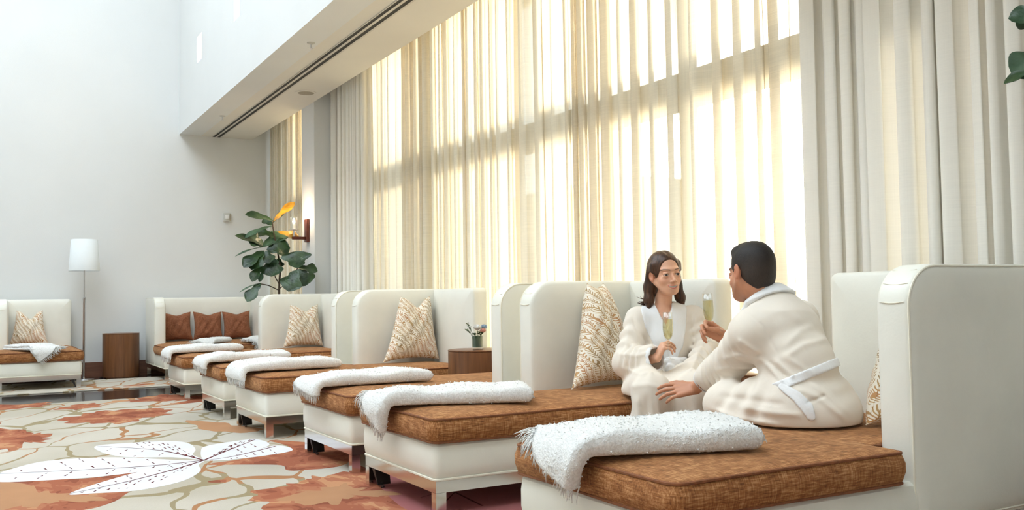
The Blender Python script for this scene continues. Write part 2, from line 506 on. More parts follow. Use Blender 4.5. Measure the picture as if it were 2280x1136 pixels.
_c = ramp(_nt, noise(_nt, coords(_nt, 'Object', (1, 1.6, 1), (0, 0, 0.5)), 3.2, 3, 0.6, 0.6), [(0.0, srgb(140, 82, 62)), (0.42, srgb(160, 97, 73)), (0.52, srgb(172, 112, 84)), (0.62, srgb(190, 140, 104))], 'CONSTANT')
_nt.links.new(_c, _nt.nodes['Principled BSDF'].inputs['Base Color'])
M_rose = print_mat('rug_rose', srgb(164, 104, 104))
rug = empty('rug', (6, -1.5, -0.0013)); tag(rug, 'large cream rug with rust patches and a big white leaf, under the chaises', 'rug')
rb = MB().rbox(-3.0 - 6, 10.22 - 6, -4.1 + 1.5, 4.5 + 1.5, -0.0106, 0.0, 0.004)
rb.build('pile', M_rug, rug)
rug2 = tag(MB().rbox(11.52 - 12.4, 13.06 - 12.4, -4.1 + 1.5, 4.5 + 1.5, -0.012, 0.0, 0.004).build('rug', M_rug, loc=(12.4, -1.5, 0)),
           'narrow cream and rust rug along the back wall beyond the dark floor strip', 'rug')

def catmull(pts, closed=True, n=5):
    P = [np.array(p, float) for p in pts]; N = len(P); out = []
    rng = range(N) if closed else range(N - 1)
    for i in rng:
        p0 = P[i - 1] if (closed or i > 0) else P[i]; p1 = P[i]; p2 = P[(i + 1) % N]
        p3 = P[(i + 2) % N] if (closed or i + 2 < N) else p2
        for k in range(n):
            t = k / n
            out.append(0.5 * ((2 * p1) + (-p0 + p2) * t + (2 * p0 - 5 * p1 + 4 * p2 - p3) * t * t + (-p0 + 3 * p1 - 3 * p2 + p3) * t ** 3))
    if not closed: out.append(P[-1])
    return out
def gp(px, py):      # carpet print spots are on the floor plane
    p = on_plane(px * 0.307, 850 + py * 0.307, 2, 0.0); return (p[0] - 6, p[1] + 1.5)
def inlay(name, pts, mat, z, thick=0.0015, rag=0.0):
    c = catmull([gp(*p) for p in pts], True, 9 if rag else 5)
    if rag:
        cc = np.mean(c, 0); s0 = len(pts) * 1.7
        c = [p + (p - cc) / (np.linalg.norm(p - cc) + 1e-6) * rag * (math.sin(i * 0.9 + s0) + 0.7 * math.sin(i * 0.37 + 2 * s0) + 0.5 * math.sin(i * 1.7)) for i, p in enumerate(c)]
    z = z * 0.28; thick = 0.0003
    v0 = [(p[0], p[1], z - thick) for p in c]; v1 = [(p[0], p[1], z) for p in c]
    return MB().loft([v0, v1], False, True).build(name, mat, rug, smooth=False)
inlay('rust_patch', [(-300, 700), (150, 690), (500, 705), (800, 680), (1210, 610), (1200, 640), (950, 790), (800, 880), (500, 940), (-300, 960)], M_rustp, 0.0012)
inlay('rust_patch', [(1490, 600), (1750, 560), (2100, 480), (1950, 425), (2240, 440), (2600, 470), (2500, 600), (2200, 640), (2080, 640), (2040, 605), (1800, 600)], M_rustp, 0.0012)
inlay('rose_patch', [(2700, 640), (3000, 700), (3600, 680), (3900, 800), (3900, 1000), (3300, 1000), (2900, 900)], M_rose, 0.0012)
def inlay_px(name, pts, mat, z):
    return inlay(name, [(u / 0.307, (v - 850) / 0.307) for u, v in pts], mat, z, rag=0.035)
for pp in ([(130, 933), (180, 924), (230, 915), (300, 911), (375, 911), (372, 922), (330, 930), (290, 940), (225, 943), (160, 941)],
           [(-60, 955), (40, 956), (70, 965), (92, 964), (110, 975), (96, 985), (60, 985), (40, 1000), (0, 1002), (-60, 1014)], [(-60, 905), (60, 899), (105, 896), (112, 901), (60, 908), (-60, 917)],
           [(130, 908), (190, 899), (222, 899), (214, 906), (160, 913)], [(285, 893), (340, 882), (385, 878), (425, 889), (350, 894)],
           [(560, 1110), (620, 1082), (690, 1072), (700, 1060), (780, 1050), (800, 1036), (850, 1058), (900, 1064), (960, 1090), (980, 1200), (760, 1200), (700, 1150), (610, 1140)]):
    inlay_px('rust_patch', pp, M_rustp, 0.0010)
M_tanp = print_mat('rug_tan', srgb(178, 134, 100))
for pp in ([(420, 938), (510, 943), (580, 958), (480, 962)], [(655, 1095), (700, 1092), (760, 1078), (800, 1090), (870, 1092), (850, 1106), (780, 1104), (740, 1124), (650, 1118)], [(-60, 1080), (60, 1078), (90, 1095), (150, 1100), (220, 1104), (200, 1118), (120, 1116), (60, 1130), (-60, 1135)]):
    inlay_px('tan_patch', pp, M_tanp, 0.0017)
lobes = [
    [(700, 465), (1000, 440), (1250, 431), (1370, 448), (1418, 490), (1400, 530), (1470, 566), (1250, 548), (1000, 550), (860, 540), (735, 510)],
    [(-60, 690), (60, 640), (300, 580), (600, 555), (900, 550), (1330, 570), (1470, 570), (1380, 592), (1100, 640), (800, 680), (500, 705), (60, 728), (-60, 715)],
    [(500, 816), (700, 740), (1000, 655), (1200, 612), (1470, 572), (1440, 605), (1452, 650), (1310, 725), (1000, 788), (700, 808)],
    [(1478, 566), (1458, 500), (1500, 466), (1700, 432), (1860, 418), (1955, 455), (1840, 500), (1600, 545)],
    [(1482, 570), (1620, 540), (1840, 500), (1980, 465), (2080, 470), (2122, 496), (2030, 520), (1800, 552), (1600, 570)]]
mids = [[(705, 467), (1100, 492), (1300, 525), (1480, 570)], [(0, 668), (600, 640), (1100, 610), (1480, 570)], [(505, 812), (900, 730), (1250, 640), (1480, 570)],
        [(1480, 570), (1600, 520), (1850, 420)], [(1480, 572), (1700, 540), (2000, 468)]]
def strip(pts, w, z, name, mat, n=6):
    c = catmull([gp(*p) for p in pts], False, n)
    L = []
    for i, p in enumerate(c):
        t = c[min(i + 1, len(c) - 1)] - c[max(i - 1, 0)]; t /= np.linalg.norm(t) + 1e-9
        nn = np.array([-t[1], t[0]]); ww_ = w * (0.35 + 0.65 * min(1, i / len(c) * 1.5 if pts[0] != (1480, 570) else 1.2 - i / len(c)))
        L.append((p + nn * ww_, p - nn * ww_))
    v = []; f = []
    z = z * 0.28
    for a, b_ in L: v += [(a[0], a[1], z), (b_[0], b_[1], z)]
    for i in range(len(L) - 1): f.append((2 * i, 2 * i + 1, 2 * i + 3, 2 * i + 2))
    return v, f
rnd = random.Random(4)
for li, (lb, md) in enumerate(zip(lobes, mids)):
    lo = inlay('leaf_lobe', lb, M_leafw, 0.0022 + 0.0003 * li)
    vb_ = MB(); v, f = strip(md, 0.008, 0.0042, 'v', M_vein); vb_.add(v, f)
    cen = np.mean(np.array(lb), 0)
    # broken side veins
    P = [np.array(p, float) for p in md]
    def inside(pt):
        c = False; n = len(lb)
        for i in range(n):
            x1, y1 = lb[i]; x2, y2 = lb[i - 1]
            if (y1 > pt[1]) != (y2 > pt[1]) and pt[0] < (x2 - x1) * (pt[1] - y1) / (y2 - y1) + x1: c = not c
        return c
    for q in range(9):
        t = (q + 1) / 10 * (len(P) - 1); i = int(t); p = P[i] + (P[min(i + 1, len(P) - 1)] - P[i]) * (t - i)
        for sgn in (1, -1):
            d = np.array([-0.55 * (1 if md[0][0] < 1400 else -1), 0.32 * sgn]); d /= np.linalg.norm(d)
            s = 18
            while s < 190:
                a = p + d * s; ln = rnd.uniform(10, 26); b2 = p + d * (s + ln)
                if inside(a) and inside(b2) and rnd.random() < 0.8:
                    v, f = strip([tuple(a), tuple((a + b2) / 2), tuple(b2)], rnd.uniform(0.003, 0.007), 0.0042, 'v', M_vein, 2); vb_.add(v, f)
                s += ln + rnd.uniform(12, 30)
    vb_.build('leaf_vein', M_vein, lo, smooth=False, fix=False)
vb_ = MB()
for md in ([(3100, 690), (3300, 800), (3500, 900)], [(3050, 840), (3350, 760), (3700, 700)], [(3300, 800), (3200, 900)]):
    v, f = strip(md, 0.006, 0.0022, 'v', M_vein); vb_.add(v, f)
vb_.build('leaf_vein', M_vein, rug, smooth=False, fix=False)

# ------------------------------------------------------------------ curtains
def curtain(name, x0, x1, y, z0, z1, folds, amp, mat, label, group, seed=0, overlap=0.35, nz=10, wob=0.3):
    rn = np.random.RandomState(seed)
    n = folds * 18
    t = np.linspace(0, 1, n + 1)
    w = np.cumsum(rn.uniform(0.45, 1.6, folds + 1)); w = (w - w[0]) / (w[-1] - w[0])
    ph = np.interp(t, w, np.arange(folds + 1)) * 2 * np.pi
    ka = np.interp(t, np.linspace(0, 1, folds + 1), rn.uniform(0.45, 1.25, folds + 1))
    kx = np.interp(t, np.linspace(0, 1, folds + 1), rn.uniform(0.2, 1.4, folds + 1))
    dr = np.interp(t, np.linspace(0, 1, folds + 1), rn.uniform(-1, 1, folds + 1))
    xm = (x0 + x1) / 2
    V = []
    zz = np.linspace(z0, z1, nz)
    pitch_ = abs(x1 - x0) / folds
    for k, z in enumerate(zz):
        h = (z - z0) / (z1 - z0)
        p = ph + wob * dr * math.sin(2.2 * h + 0.5) + 0.25 * np.sin(ph * 0.5 + 3 * h)
        yy = amp * ka * (1.05 - 0.25 * h) * (np.sin(p) + 0.28 * np.sin(2 * p + dr * 2 + h))
        xx = x0 + (x1 - x0) * t - xm + pitch_ * overlap * kx * np.sin(2 * p + 0.6) * 0.5
        V.append(np.stack([xx, yy, np.full(n + 1, z)], 1))
    V = np.concatenate(V); F = []
    for k in range(nz - 1):
        for i in range(n):
            a = k * (n + 1) + i; F.append((a, a + 1, a + n + 2, a + n + 1))
    o = mesh_obj(name, V, F, mat, loc=(xm, y, 0))
    tag(o, label, 'curtain', group)
    return o
CT = ZS + 0.40
curtain('sheer_curtain', 9.70, 6.46, YC, 0.02, CT, 22, 0.048, M_sheer, 'cream sheer curtain panel hanging behind the middle chaises, next to the left drape', 'sheer curtains', 3)
curtain('sheer_curtain', 6.46, 3.15, YC - 0.02, 0.02, CT, 19, 0.046, M_sheer, 'sunlit cream sheer curtain panel behind the seated couple', 'sheer curtains', 8)
curtain('drape', 11.02, 9.60, YC + 0.09, 0.02, CT, 13, 0.05, M_drape, 'gathered opaque cream drape beside the pier with the wall sconce', 'opaque drapes', 5)
curtain('drape', 3.33, 1.2, YC + 0.10, 0.02, CT, 19, 0.052, M_drape, 'heavy gathered cream drape behind the nearest chaise, right of the sun glow', 'opaque drapes', 12, 0.5)
curtain('drape', 13.66, 11.32, YC + 0.05, 0.02, CT, 18, 0.05, M_sheer, 'cream curtain in the far corner behind the fiddle-leaf fig', 'far window curtain', 21)
# ------------------------------------------------------------------ chaises
W0, L0, TW = 0.88, 1.78, 0.13
ZF, ZB, ZSM, ZTOP = 0.157, 0.315, 0.423, 1.05
def slab(poly, rad, t0, t1, e, b0, b1, mp, k=6):
    lv = [(0.16, t0 - b0), (0.09, t0 - b0 * 0.85), (0.045, t0 - b0 * 0.5), (e, t0), (e * 0.3, t0 + e * 0.3), (0, t0 + e), (0, t1 - e), (e * 0.3, t1 - e * 0.3), (e, t1),
          (0.045, t1 + b1 * 0.5), (0.09, t1 + b1 * 0.85), (0.16, t1 + b1)]
    loops = [[mp(p[0], p[1], t) for p in roff(poly, d, rad, k)] for d, t in lv]
    return MB().loft(loops)
def loop_tube(poly, rad, d, r, mp, k=6):
    return MB().tube([mp(*p) for p in roff(poly, d, rad, k)], r, True, 6)
def make_chaise(name, W, L, wings, label, loc, rz, cat='chaise', group='cream chaises in the row', wf=0.96, clip_side=1, cf=None):
    cf = cf or wf
    c = empty(name, loc, rz); tag(c, label, cat, group)
    h = W / 2
    rect = [(-h, -L), (h, -L), (h, 0), (-h, 0)]
    # base, slightly padded
    lv = [(0.012, ZF), (0.003, ZF + 0.012), (-0.004, ZF + 0.05), (-0.004, ZB - 0.05), (0.002, ZB - 0.012), (0.014, ZB)]
    MB().loft([[(p[0], p[1], z) for p in roff(rect, d, [0.03] * 4, 5)] for d, z in lv]).build('base', M_leather, c)
    MB().tube([(p[0], p[1], ZF) for p in roff(rect, 0.004, [0.03] * 4, 5)], 0.006, True, 6).build('base_welt', M_welt, c)
    # polished frame: apron and legs
    i = 0.010; t = 0.03
    fr = MB()
    fr.box(-h + i, h - i, -i - t, -i, 0.098, 0.152); fr.box(-h + i, h - i, -L + i, -L + i + t, 0.098, 0.152)
    fr.box(-h + i, -h + i + t, -L + i + t, -i - t, 0.0985, 0.1515); fr.box(h - i - t, h - i, -L + i + t, -i - t, 0.0985, 0.1515)
    fr.build('apron_frame', M_chrome, c, smooth=False)
    for sx in (-1, 1):
        for yy in (-i, -L + i + 0.05):
            x0 = sx * (h - i); x1 = sx * (h - i - 0.048)
            MB().box(min(x0, x1), max(x0, x1), yy - 0.05, yy, 0.0, 0.099).build('leg', M_chrome, c, smooth=False)
    # dark slanted plate for the leg's dark reflection, plus the real ganging clip
    bx = clip_side * (h - i - 0.085)
    g = MB(); g.add([(bx - 0.012, -0.02, 0.10), (bx + 0.03, -0.02, 0.10), (bx + 0.03, -0.10, 0.10), (bx - 0.012, -0.10, 0.10),
                     (bx - 0.034, -0.03, 0.012), (bx - 0.028, -0.03, 0.012), (bx - 0.028, -0.10, 0.012), (bx - 0.034, -0.10, 0.012)],
                    [(0, 3, 2, 1), (4, 5, 6, 7), (0, 1, 5, 4), (1, 2, 6, 5), (2, 3, 7, 6), (3, 0, 4, 7)])
    g.box(bx - 0.075, bx - 0.01, -0.05, -0.04, 0.006, 0.014); g.box(bx - 0.05, bx - 0.042, -0.05, -0.042, 0.0, 0.028)
    g.build('clip_and_reflection', M_black, c, smooth=False)
    # wings
    lo = -h + (TW if -1 in wings else 0); hi = h - (TW if 1 in wings else 0)
    for s in wings:
        poly = [(wf, ZF + 0.002), (L, ZF + 0.002), (L, ZTOP), (wf, ZTOP)]
        rad = [0.012, 0.02, 0.035, 0.15]
        mp = (lambda s: lambda a, z, t_: (s * (h + 0.004 - t_), -a, z))(s)
        w = slab(poly, rad, 0.0, TW + 0.004, 0.018, 0.006, 0.016, mp, 9).build('wing', M_leather, c, sharp=50)
        mo = (lambda s: lambda a, z: (s * (h + 0.004 - 0.004), -a, z))(s)
        pts = [mo(*p) for p in roff(poly, 0.006, rad, 9)]
        loop = MB().tube(pts, 0.0042, True, 6); loop.build('wing_piping', M_welt, w)
        pi = [(s * (h - TW + 0.004), -p[0], p[1]) for p in roff(poly, 0.006, rad, 9)]
        # pleats over the rounded front corner
        cen = np.array([wf + 0.15, ZTOP - 0.15])
        for ang in (172, 146, 120):
            a = math.radians(ang); q = cen + 0.151 * np.array([math.cos(a), math.sin(a)])
            pl = [(s * (h - 0.012 - u * (TW - 0.03)), -(q[0]) + 0.001, q[1] - 0.006 * math.sin(u * 3.1)) for u in np.linspace(0, 1, 6)]
            MB().tube(pl, [0.0012, 0.002, 0.002, 0.002, 0.002, 0.0008], False, 5).build('pleat', M_welt, w)
    # head panel
    poly = [(lo, ZF + 0.002), (hi, ZF + 0.002), (hi, ZTOP - 0.004), (lo, ZTOP - 0.004)]
    rad = [0.012, 0.012, 0.012 if 1 in wings else 0.04, 0.012 if -1 in wings else 0.04]
    slab(poly, rad, 0.0, TW, 0.018, 0.002, 0.018, lambda a, z, t_: (a, -L + t_, z), 7).build('head_panel', M_leather, c, sharp=50)
    # T-shaped cushion with piping
    o = 0.012
    pts = [(lo - (o if -1 not in wings else 0), -L + TW), (hi + (o if 1 not in wings else 0), -L + TW)]
    if 1 in wings: pts += [(hi, -cf + 0.006), (h + o, -cf + 0.006)]
    pts += [(h + o, o), (-h - o, o)]
    if -1 in wings: pts += [(-h - o, -cf + 0.006), (lo, -cf + 0.006)]
    rad = [0.045] * len(pts)
    for k_, p in enumerate(pts):
        if abs(p[1] + cf - 0.006) < 1e-6: rad[k_] = 0.02
    lv = [(0.16, ZB + 0.001), (0.02, ZB + 0.001), (0.004, ZB + 0.004), (-0.004, ZB + 0.016), (-0.014, ZB + 0.045), (-0.014, ZSM - 0.035), (-0.003, ZSM - 0.008), (0.003, ZSM), (0.015, ZSM + 0.005),
          (0.04, ZSM + 0.012), (0.08, ZSM + 0.018), (0.14, ZSM + 0.022), (0.20, ZSM + 0.024)]
    rn = np.random.RandomState(int(abs(loc[0]) * 100) + 7)
    ph = rn.uniform(0, 6, 6)
    def wav(p, d):
        k_ = min(1.0, max(0, d) / 0.08)
        return k_ * (0.004 * math.sin(9 * p[0] + ph[0]) * math.sin(6 * p[1] + ph[1]) + 0.0035 * math.sin(17 * p[1] + 8 * p[0] + ph[2]))
    loops = [[(p[0], p[1], z + (wav(p, d) if z > ZSM else 0)) for p in roff(pts, d, rad, 6)] for d, z in lv]
    cu = MB().loft(loops).build('cushion', M_cushion, c, sharp=60)
    for z in (ZSM, ZB + 0.008):
        pl = roff(pts, 0.0, rad, 6)
        dens = []
        for a in range(len(pl)):
            p, q = np.array(pl[a]), np.array(pl[(a + 1) % len(pl)]); n = max(1, int(np.linalg.norm(q - p) / 0.12))
            dens += [p + (q - p) * (j / n) for j in range(n)]
        MB().tube([(p[0], p[1], z + 0.002 * math.sin(7 * p[0] + 5 * p[1] + ph[3])) for p in dens], 0.0055, True, 6).build('cushion_piping', M_piping, cu)
    return c
# near foot corner x, foot line y, wing side
row = [('A1', 9.60, -1.755, 1, 'cream leather chaise with rust cushion farthest along the row, in front of the back sofa', ),
       ('A2', 7.80, -1.735, -1, 'cream chaise second farthest along the row, its wing hiding its pillow'),
       ('A3', 6.51, -1.735, 1, 'cream chaise with patterned pillow, directly left of the flower vase table'),
       ('B', 4.925, -1.785, -1, 'cream chaise just right of the flower vase table, its back hidden behind its wing'),
       ('C', 3.735, -1.740, 1, 'cream leather chaise on which the woman sits, patterned pillow at its wing'),
       ('D', 2.050, -1.700, -1, 'nearest cream leather chaise on which the man sits cross-legged, cut by the right edge')]
CH = {}
for k, x, y, s, lab in row:
    CH[k] = make_chaise('chaise_lounge', W0, L0 if k != 'B' else 1.735, [s], lab, (x + W0 / 2, y, 0), 0.0, wf=1.02 if k == 'D' else 0.96, cf=0.965 if k == 'D' else None)
CH['L'] = make_chaise('chaise_lounge', 0.88, 1.66, [1], 'cream chaise standing alone against the back wall at the far left', (11.94, -0.60, 0), math.pi / 2, group='cream chaises at the back wall', clip_side=-1)
CH['S'] = make_chaise('double_chaise_sofa', 1.55, 1.50, [1, -1], 'wide cream sofa with two wings and three brown pillows against the back wall', (12.12, -2.76, 0), math.pi / 2, 'sofa', 'cream chaises at the back wall', 0.72, -1)

# ------------------------------------------------------------------ blankets
def boucle(name, c0, c1):
    m, nt, b = nmat(name)
    v = coords(nt)
    n = noise(nt, v, 130, 3, 0.6); n2 = noise(nt, v, 30, 2)
    nt.links.new(ramp(nt, n, [(0.3, c0), (0.6, c1)]), b.inputs['Base Color'])
    b.inputs['Roughness'].default_value = 0.95; b.inputs['Specular IOR Level'].default_value = 0.1
    b.inputs['Sheen Weight'].default_value = 0.3
    bump(nt, b, math_n(nt, 'ADD', n, math_n(nt, 'MULTIPLY', n2, 0.6)), 0.9, 0.008)
    return m
M_throw = boucle('white_boucle', srgb(232, 231, 227), srgb(252, 252, 249))
def blanket(loc, rz, cx_, ang, width, top_len, over, label, seed=0, thick=0.062, group='folded white throws', fr_len=0.06, pile=1500, z0=0.4555):
    """folded throw lying on a cushion (local frame of its chaise, foot edge at y = 0), hanging over the foot"""
    rn = np.random.RandomState(seed)
    ca, sa = math.cos(ang), math.sin(ang)
    r0 = 0.028
    yo = 0.033
    def surf(p, q, hgt):
        x = cx_ + q * ca + p * sa; Y = -p * ca + q * sa      # p towards the head, q across
        Y = Y - yo
        if Y <= 0: return (x, Y + yo, z0 + hgt)
        a = Y / r0
        r = r0 + hgt
        if a < math.pi / 2: return (x, yo + r * math.sin(a), z0 - r0 + r * math.cos(a))
        return (x, yo + r + 0.002, z0 - r0 - (Y - r0 * math.pi / 2))
    hw = width / 2; t = thick; l1 = t * 0.5
    sec = []
    nb = 16
    for u in np.linspace(-1, 1, nb): sec.append((u * (hw - 0.014), 0.002))
    for a in np.linspace(-80, 80, 5): sec.append((hw - 0.014 + 0.014 * math.cos(math.radians(a)), l1 / 2 + l1 / 2 * math.sin(math.radians(a))))
    sec.append((hw - 0.060, l1 * 1.02))
    for a in np.linspace(-80, 80, 5): sec.append((hw - 0.020 + 0.014 * math.cos(math.radians(a)), l1 * 1.5 + l1 / 2 * math.sin(math.radians(a))))
    for u in np.linspace(1, -1, nb): sec.append((u * (hw - 0.02), t + 0.006 * math.cos(u * 1.5)))
    for a in np.linspace(100, 260, 5): sec.append((-hw + 0.014 + 0.014 * math.cos(math.radians(a)), l1 + l1 * math.sin(math.radians(a))))
    sec = np.array(sec)
    ps = np.linspace(top_len, -over, 72)
    loops = []
    ph = rn.uniform(0, 6, 8)
    for i, p in enumerate(ps):
        d = top_len - p
        k = math.sqrt(max(0.0, 1 - (1 - min(1, d / 0.035)) ** 2))   # rounded fold at the head end
        e = p + over
        thin = 0.62 + 0.38 * min(1, max(0, e) / 0.18)
        L = []
        for q, hh in sec:
            hq = (t / 2 + (hh - t / 2) * (0.25 + 0.75 * k)) if d < 0.035 else hh
            und = 0.005 * math.sin(9 * p + ph[0] + 5 * q) + 0.004 * math.sin(21 * p + ph[1]) * (hh / t)
            edge = 0.010 * math.sin(6 * p + ph[2]) + 0.006 * math.sin(15 * p + ph[3])
            j = rn.normal(0, 0.0016, 3)
            s = surf(p + j[0], q + edge * (q / hw) + j[1], max(0.001, hq * thin + und * (hh / t) + j[2]))
            L.append(s)
        loops.append(L)
    b = MB().loft(loops).build('throw_blanket', M_throw, loc=loc, sharp=None)
    b.rotation_euler = (0, 0, rz)
    tag(b, label, 'blanket', group)
    # fringe along the hanging end
    f = MB()
    nst = int(width / 0.0038)
    for s_ in range(nst):
        q = -hw + width * (s_ + rn.uniform(0, 1)) / nst
        hh = rn.uniform(0.002, t * 0.55)
        ln = fr_len * rn.uniform(0.6, 1.2)
        dq = rn.normal(0, 0.010)
        pp = [surf(-over + 0.012 - ln * u, q + dq * u * u, max(0.003, hh + 0.012 * u * (1 - u) + rn.normal(0, 0.0015))) for u in (0, 0.35, 0.7, 1)]
        f.tube(pp, [0.0030, 0.0028, 0.0022, 0.0008], False, 4)
    tag(f.build('fringe', M_throw, b, sharp=None, fix=False), kind='stuff')
    # shaggy pile tufts
    if pile:
        v = np.array([x for L in loops for x in L]); nr = np.zeros_like(v)
        b.data.calc_loop_triangles()
        nr = np.array([vv.normal for vv in b.data.vertices])
        g = MB(); n_ = len(v)
        for s_ in range(pile // 2):
            i = rn.randint(n_); p = v[i] + rn.normal(0, 0.003, 3); nn = nr[i] + rn.normal(0, 0.35, 3); nn /= np.linalg.norm(nn)
            if nr[i][2] < -0.5: continue
            sd = np.cross(nn, rn.normal(0, 1, 3)); sd /= np.linalg.norm(sd) + 1e-9
            ln = rn.uniform(0.003, 0.0065); q = p - nr[i] * 0.002
            m_ = q + nn * ln * 0.6 + sd * 0.002
            g.add([q - sd * 0.0030, q + sd * 0.0030, m_ + sd * 0.0022, m_ - sd * 0.0022, q + nn * ln - np.array([0, 0, 0.002])], [(0, 1, 2, 3), (3, 2, 4)])
        tag(g.build('pile_tufts', M_throw, b, sharp=None, fix=False), kind='stuff')
    return b
def chl(k): return CH[k].location[:]
rz90 = math.pi / 2
blanket(chl('D'), 0, 0.10, math.radians(-22), 0.40, 0.60, 0.085, 'white shaggy throw folded over the foot of the nearest chaise', 1, 0.075, pile=7000)
blanket(chl('C'), 0, 0.10, math.radians(-24), 0.40, 0.70, 0.10, "white shaggy throw folded on the foot of the woman's chaise", 2, 0.066, pile=5000)
blanket(chl('B'), 0, 0.10, math.radians(-4), 0.42, 0.66, 0.085, 'white throw on the foot of the chaise just right of the vase table', 3, 0.064, pile=3500)
blanket(chl('A3'), 0, 0.06, math.radians(0), 0.46, 0.66, 0.11, 'white throw on the foot of the chaise left of the vase table', 4, 0.07, pile=3000)
blanket(chl('A2'), 0, 0.08, math.radians(-4), 0.44, 0.66, 0.09, 'white throw on the foot of the second farthest chaise in the row', 5, 0.066, pile=2000)
blanket(chl('A1'), 0, 0.08, math.radians(0), 0.44, 0.66, 0.10, 'white throw on the foot of the farthest chaise in the row', 6, 0.066, pile=1500)
blanket(chl('L'), rz90, -0.06, math.radians(38), 0.34, 0.50, 0.10, 'white throw spread askew on the lone chaise at the far left', 7, 0.06, pile=1200)
blanket(chl('S'), rz90, 0.34, math.radians(-52), 0.30, 0.40, 0.02, 'white throw on the left seat of the back sofa', 8, 0.055, pile=600)
blanket(chl('S'), rz90, -0.30, math.radians(-52), 0.30, 0.42, 0.02, 'pale throw on the right seat of the back sofa', 9, 0.06, pile=600)

# ------------------------------------------------------------------ pillows
def fern_mat():
    m, nt, b = nmat('fern_print_cloth')
    v = coords(nt, 'Object', (1, 1, 1), (0, 0.5, 0))
    wn = nt.nodes.new('ShaderNodeTexNoise'); wn.inputs['Scale'].default_value = 9; wn.inputs['Detail'].default_value = 1
    nt.links.new(v, wn.inputs['Vector'])
    sc = nt.nodes.new('ShaderNodeVectorMath'); sc.operation = 'SCALE'; sc.inputs['Scale'].default_value = 0.10; nt.links.new(wn.outputs['Color'], sc.inputs[0])
    ad = nt.nodes.new('ShaderNodeVectorMath'); ad.operation = 'ADD'; nt.links.new(v, ad.inputs[0]); nt.links.new(sc.outputs[0], ad.inputs[1])
    sp = nt.nodes.new('ShaderNodeSeparateXYZ'); nt.links.new(ad.outputs[0], sp.inputs[0])
    u = math_n(nt, 'SUBTRACT', math_n(nt, 'FRACT', math_n(nt, 'MULTIPLY', sp.outputs[0], 26.0)), 0.5)
    au = math_n(nt, 'ABSOLUTE', u)
    stem = math_n(nt, 'LESS_THAN', au, 0.055)
    fr = math_n(nt, 'FRACT', math_n(nt, 'SUBTRACT', math_n(nt, 'MULTIPLY', sp.outputs[2], 80.0), math_n(nt, 'MULTIPLY', au, 2.6)))
    leaf = math_n(nt, 'MULTIPLY', math_n(nt, 'LESS_THAN', fr, 0.42), math_n(nt, 'LESS_THAN', au, 0.41))
    msk = math_n(nt, 'MAXIMUM', stem, leaf)
    ink = ramp(nt, noise(nt, v, 7, 2), [(0.35, srgb(156, 130, 88)), (0.5, srgb(184, 146, 90)), (0.68, srgb(190, 134, 88))])
    col = mixc(nt, msk, srgb(240, 232, 216), ink)
    nt.links.new(col, b.inputs['Base Color']); b.inputs['Roughness'].default_value = 0.6; b.inputs['Sheen Weight'].default_value = 0.2
    bump(nt, b, noise(nt, v, 18, 3), 0.25, 0.01)
    return m
M_fern = fern_mat()
def pillow(name, size, thick, mat, label, loc, rot, taper=0.0, shear=0.0, chop=0.0, seed=0, group=None, sag=0.0, cat='pillow', n=34):
    rn = np.random.RandomState(seed); ph = rn.uniform(0, 6, 8)
    V = []; idx = {}
    F = []
    def pt(a, b_, side):
        s = size / 2
        ea = 1 - 0.10 * (1 - b_ * b_); eb = 1 - 0.10 * (1 - a * a)
        x = s * a * ea; z = s * b_ * eb
        tt = thick / 2 * ((1 - a ** 4) ** 0.5) * ((1 - b_ ** 4) ** 0.5) * (0.78 + 0.22 * (1 - a * a) * (1 - b_ * b_))
        up = (b_ + 1) / 2
        # karate chop in the top edge with ears either side
        if chop: 
            ck = math.exp(-((a - 0.05) / 0.42) ** 2) * max(0, b_ + 0.1) ** 1.5
            z -= chop * ck; tt *= 1 - 0.35 * ck
        tt += (0.010 * math.sin(6 * a + 5 * b_ + ph[0]) + 0.007 * math.sin(11 * a - 7 * b_ + ph[1])) * (1 - a * a) * (1 - b_ * b_)
        x = x * (1 - taper * up) + shear * up * size
        tt *= 1 + sag * (0.5 - up)
        z += 0.006 * math.sin(9 * a + ph[2]) * (1 - abs(b_))
        return (x, side * tt, z + s)
    g = np.sin(np.linspace(-1, 1, n + 1) * math.pi / 2)
    for side in (1, -1):
        for i, a in enumerate(g):
            for j, b_ in enumerate(g):
                if side == -1 and (i in (0, n) or j in (0, n)): idx[(side, i, j)] = idx[(1, i, j)]; continue
                idx[(side, i, j)] = len(V); V.append(pt(float(a), float(b_), side))
        for i in range(n):
            for j in range(n):
                q = (idx[(side, i, j)], idx[(side, i + 1, j)], idx[(side, i + 1, j + 1)], idx[(side, i, j + 1)])
                F.append(q if side == -1 else q[::-1])
    o = mesh_obj(name, V, F, mat, loc=loc)
    o.rotation_euler = rot
    # seam piping round the edge
    edge = [pt(float(g[i]), -1.0, 1) for i in range(n)] + [pt(1.0, float(g[j]), 1) for j in range(n)] + [pt(float(g[i]), 1.0, 1) for i in range(n, 0, -1)] + [pt(-1.0, float(g[j]), 1) for j in range(n, 0, -1)]
    MB().tube(edge, 0.0022, True, 5).build('seam', mat, o, sharp=None)
    tag(o, label, cat, group)
    return o
R_ = math.radians
ZP = ZSM + 0.034
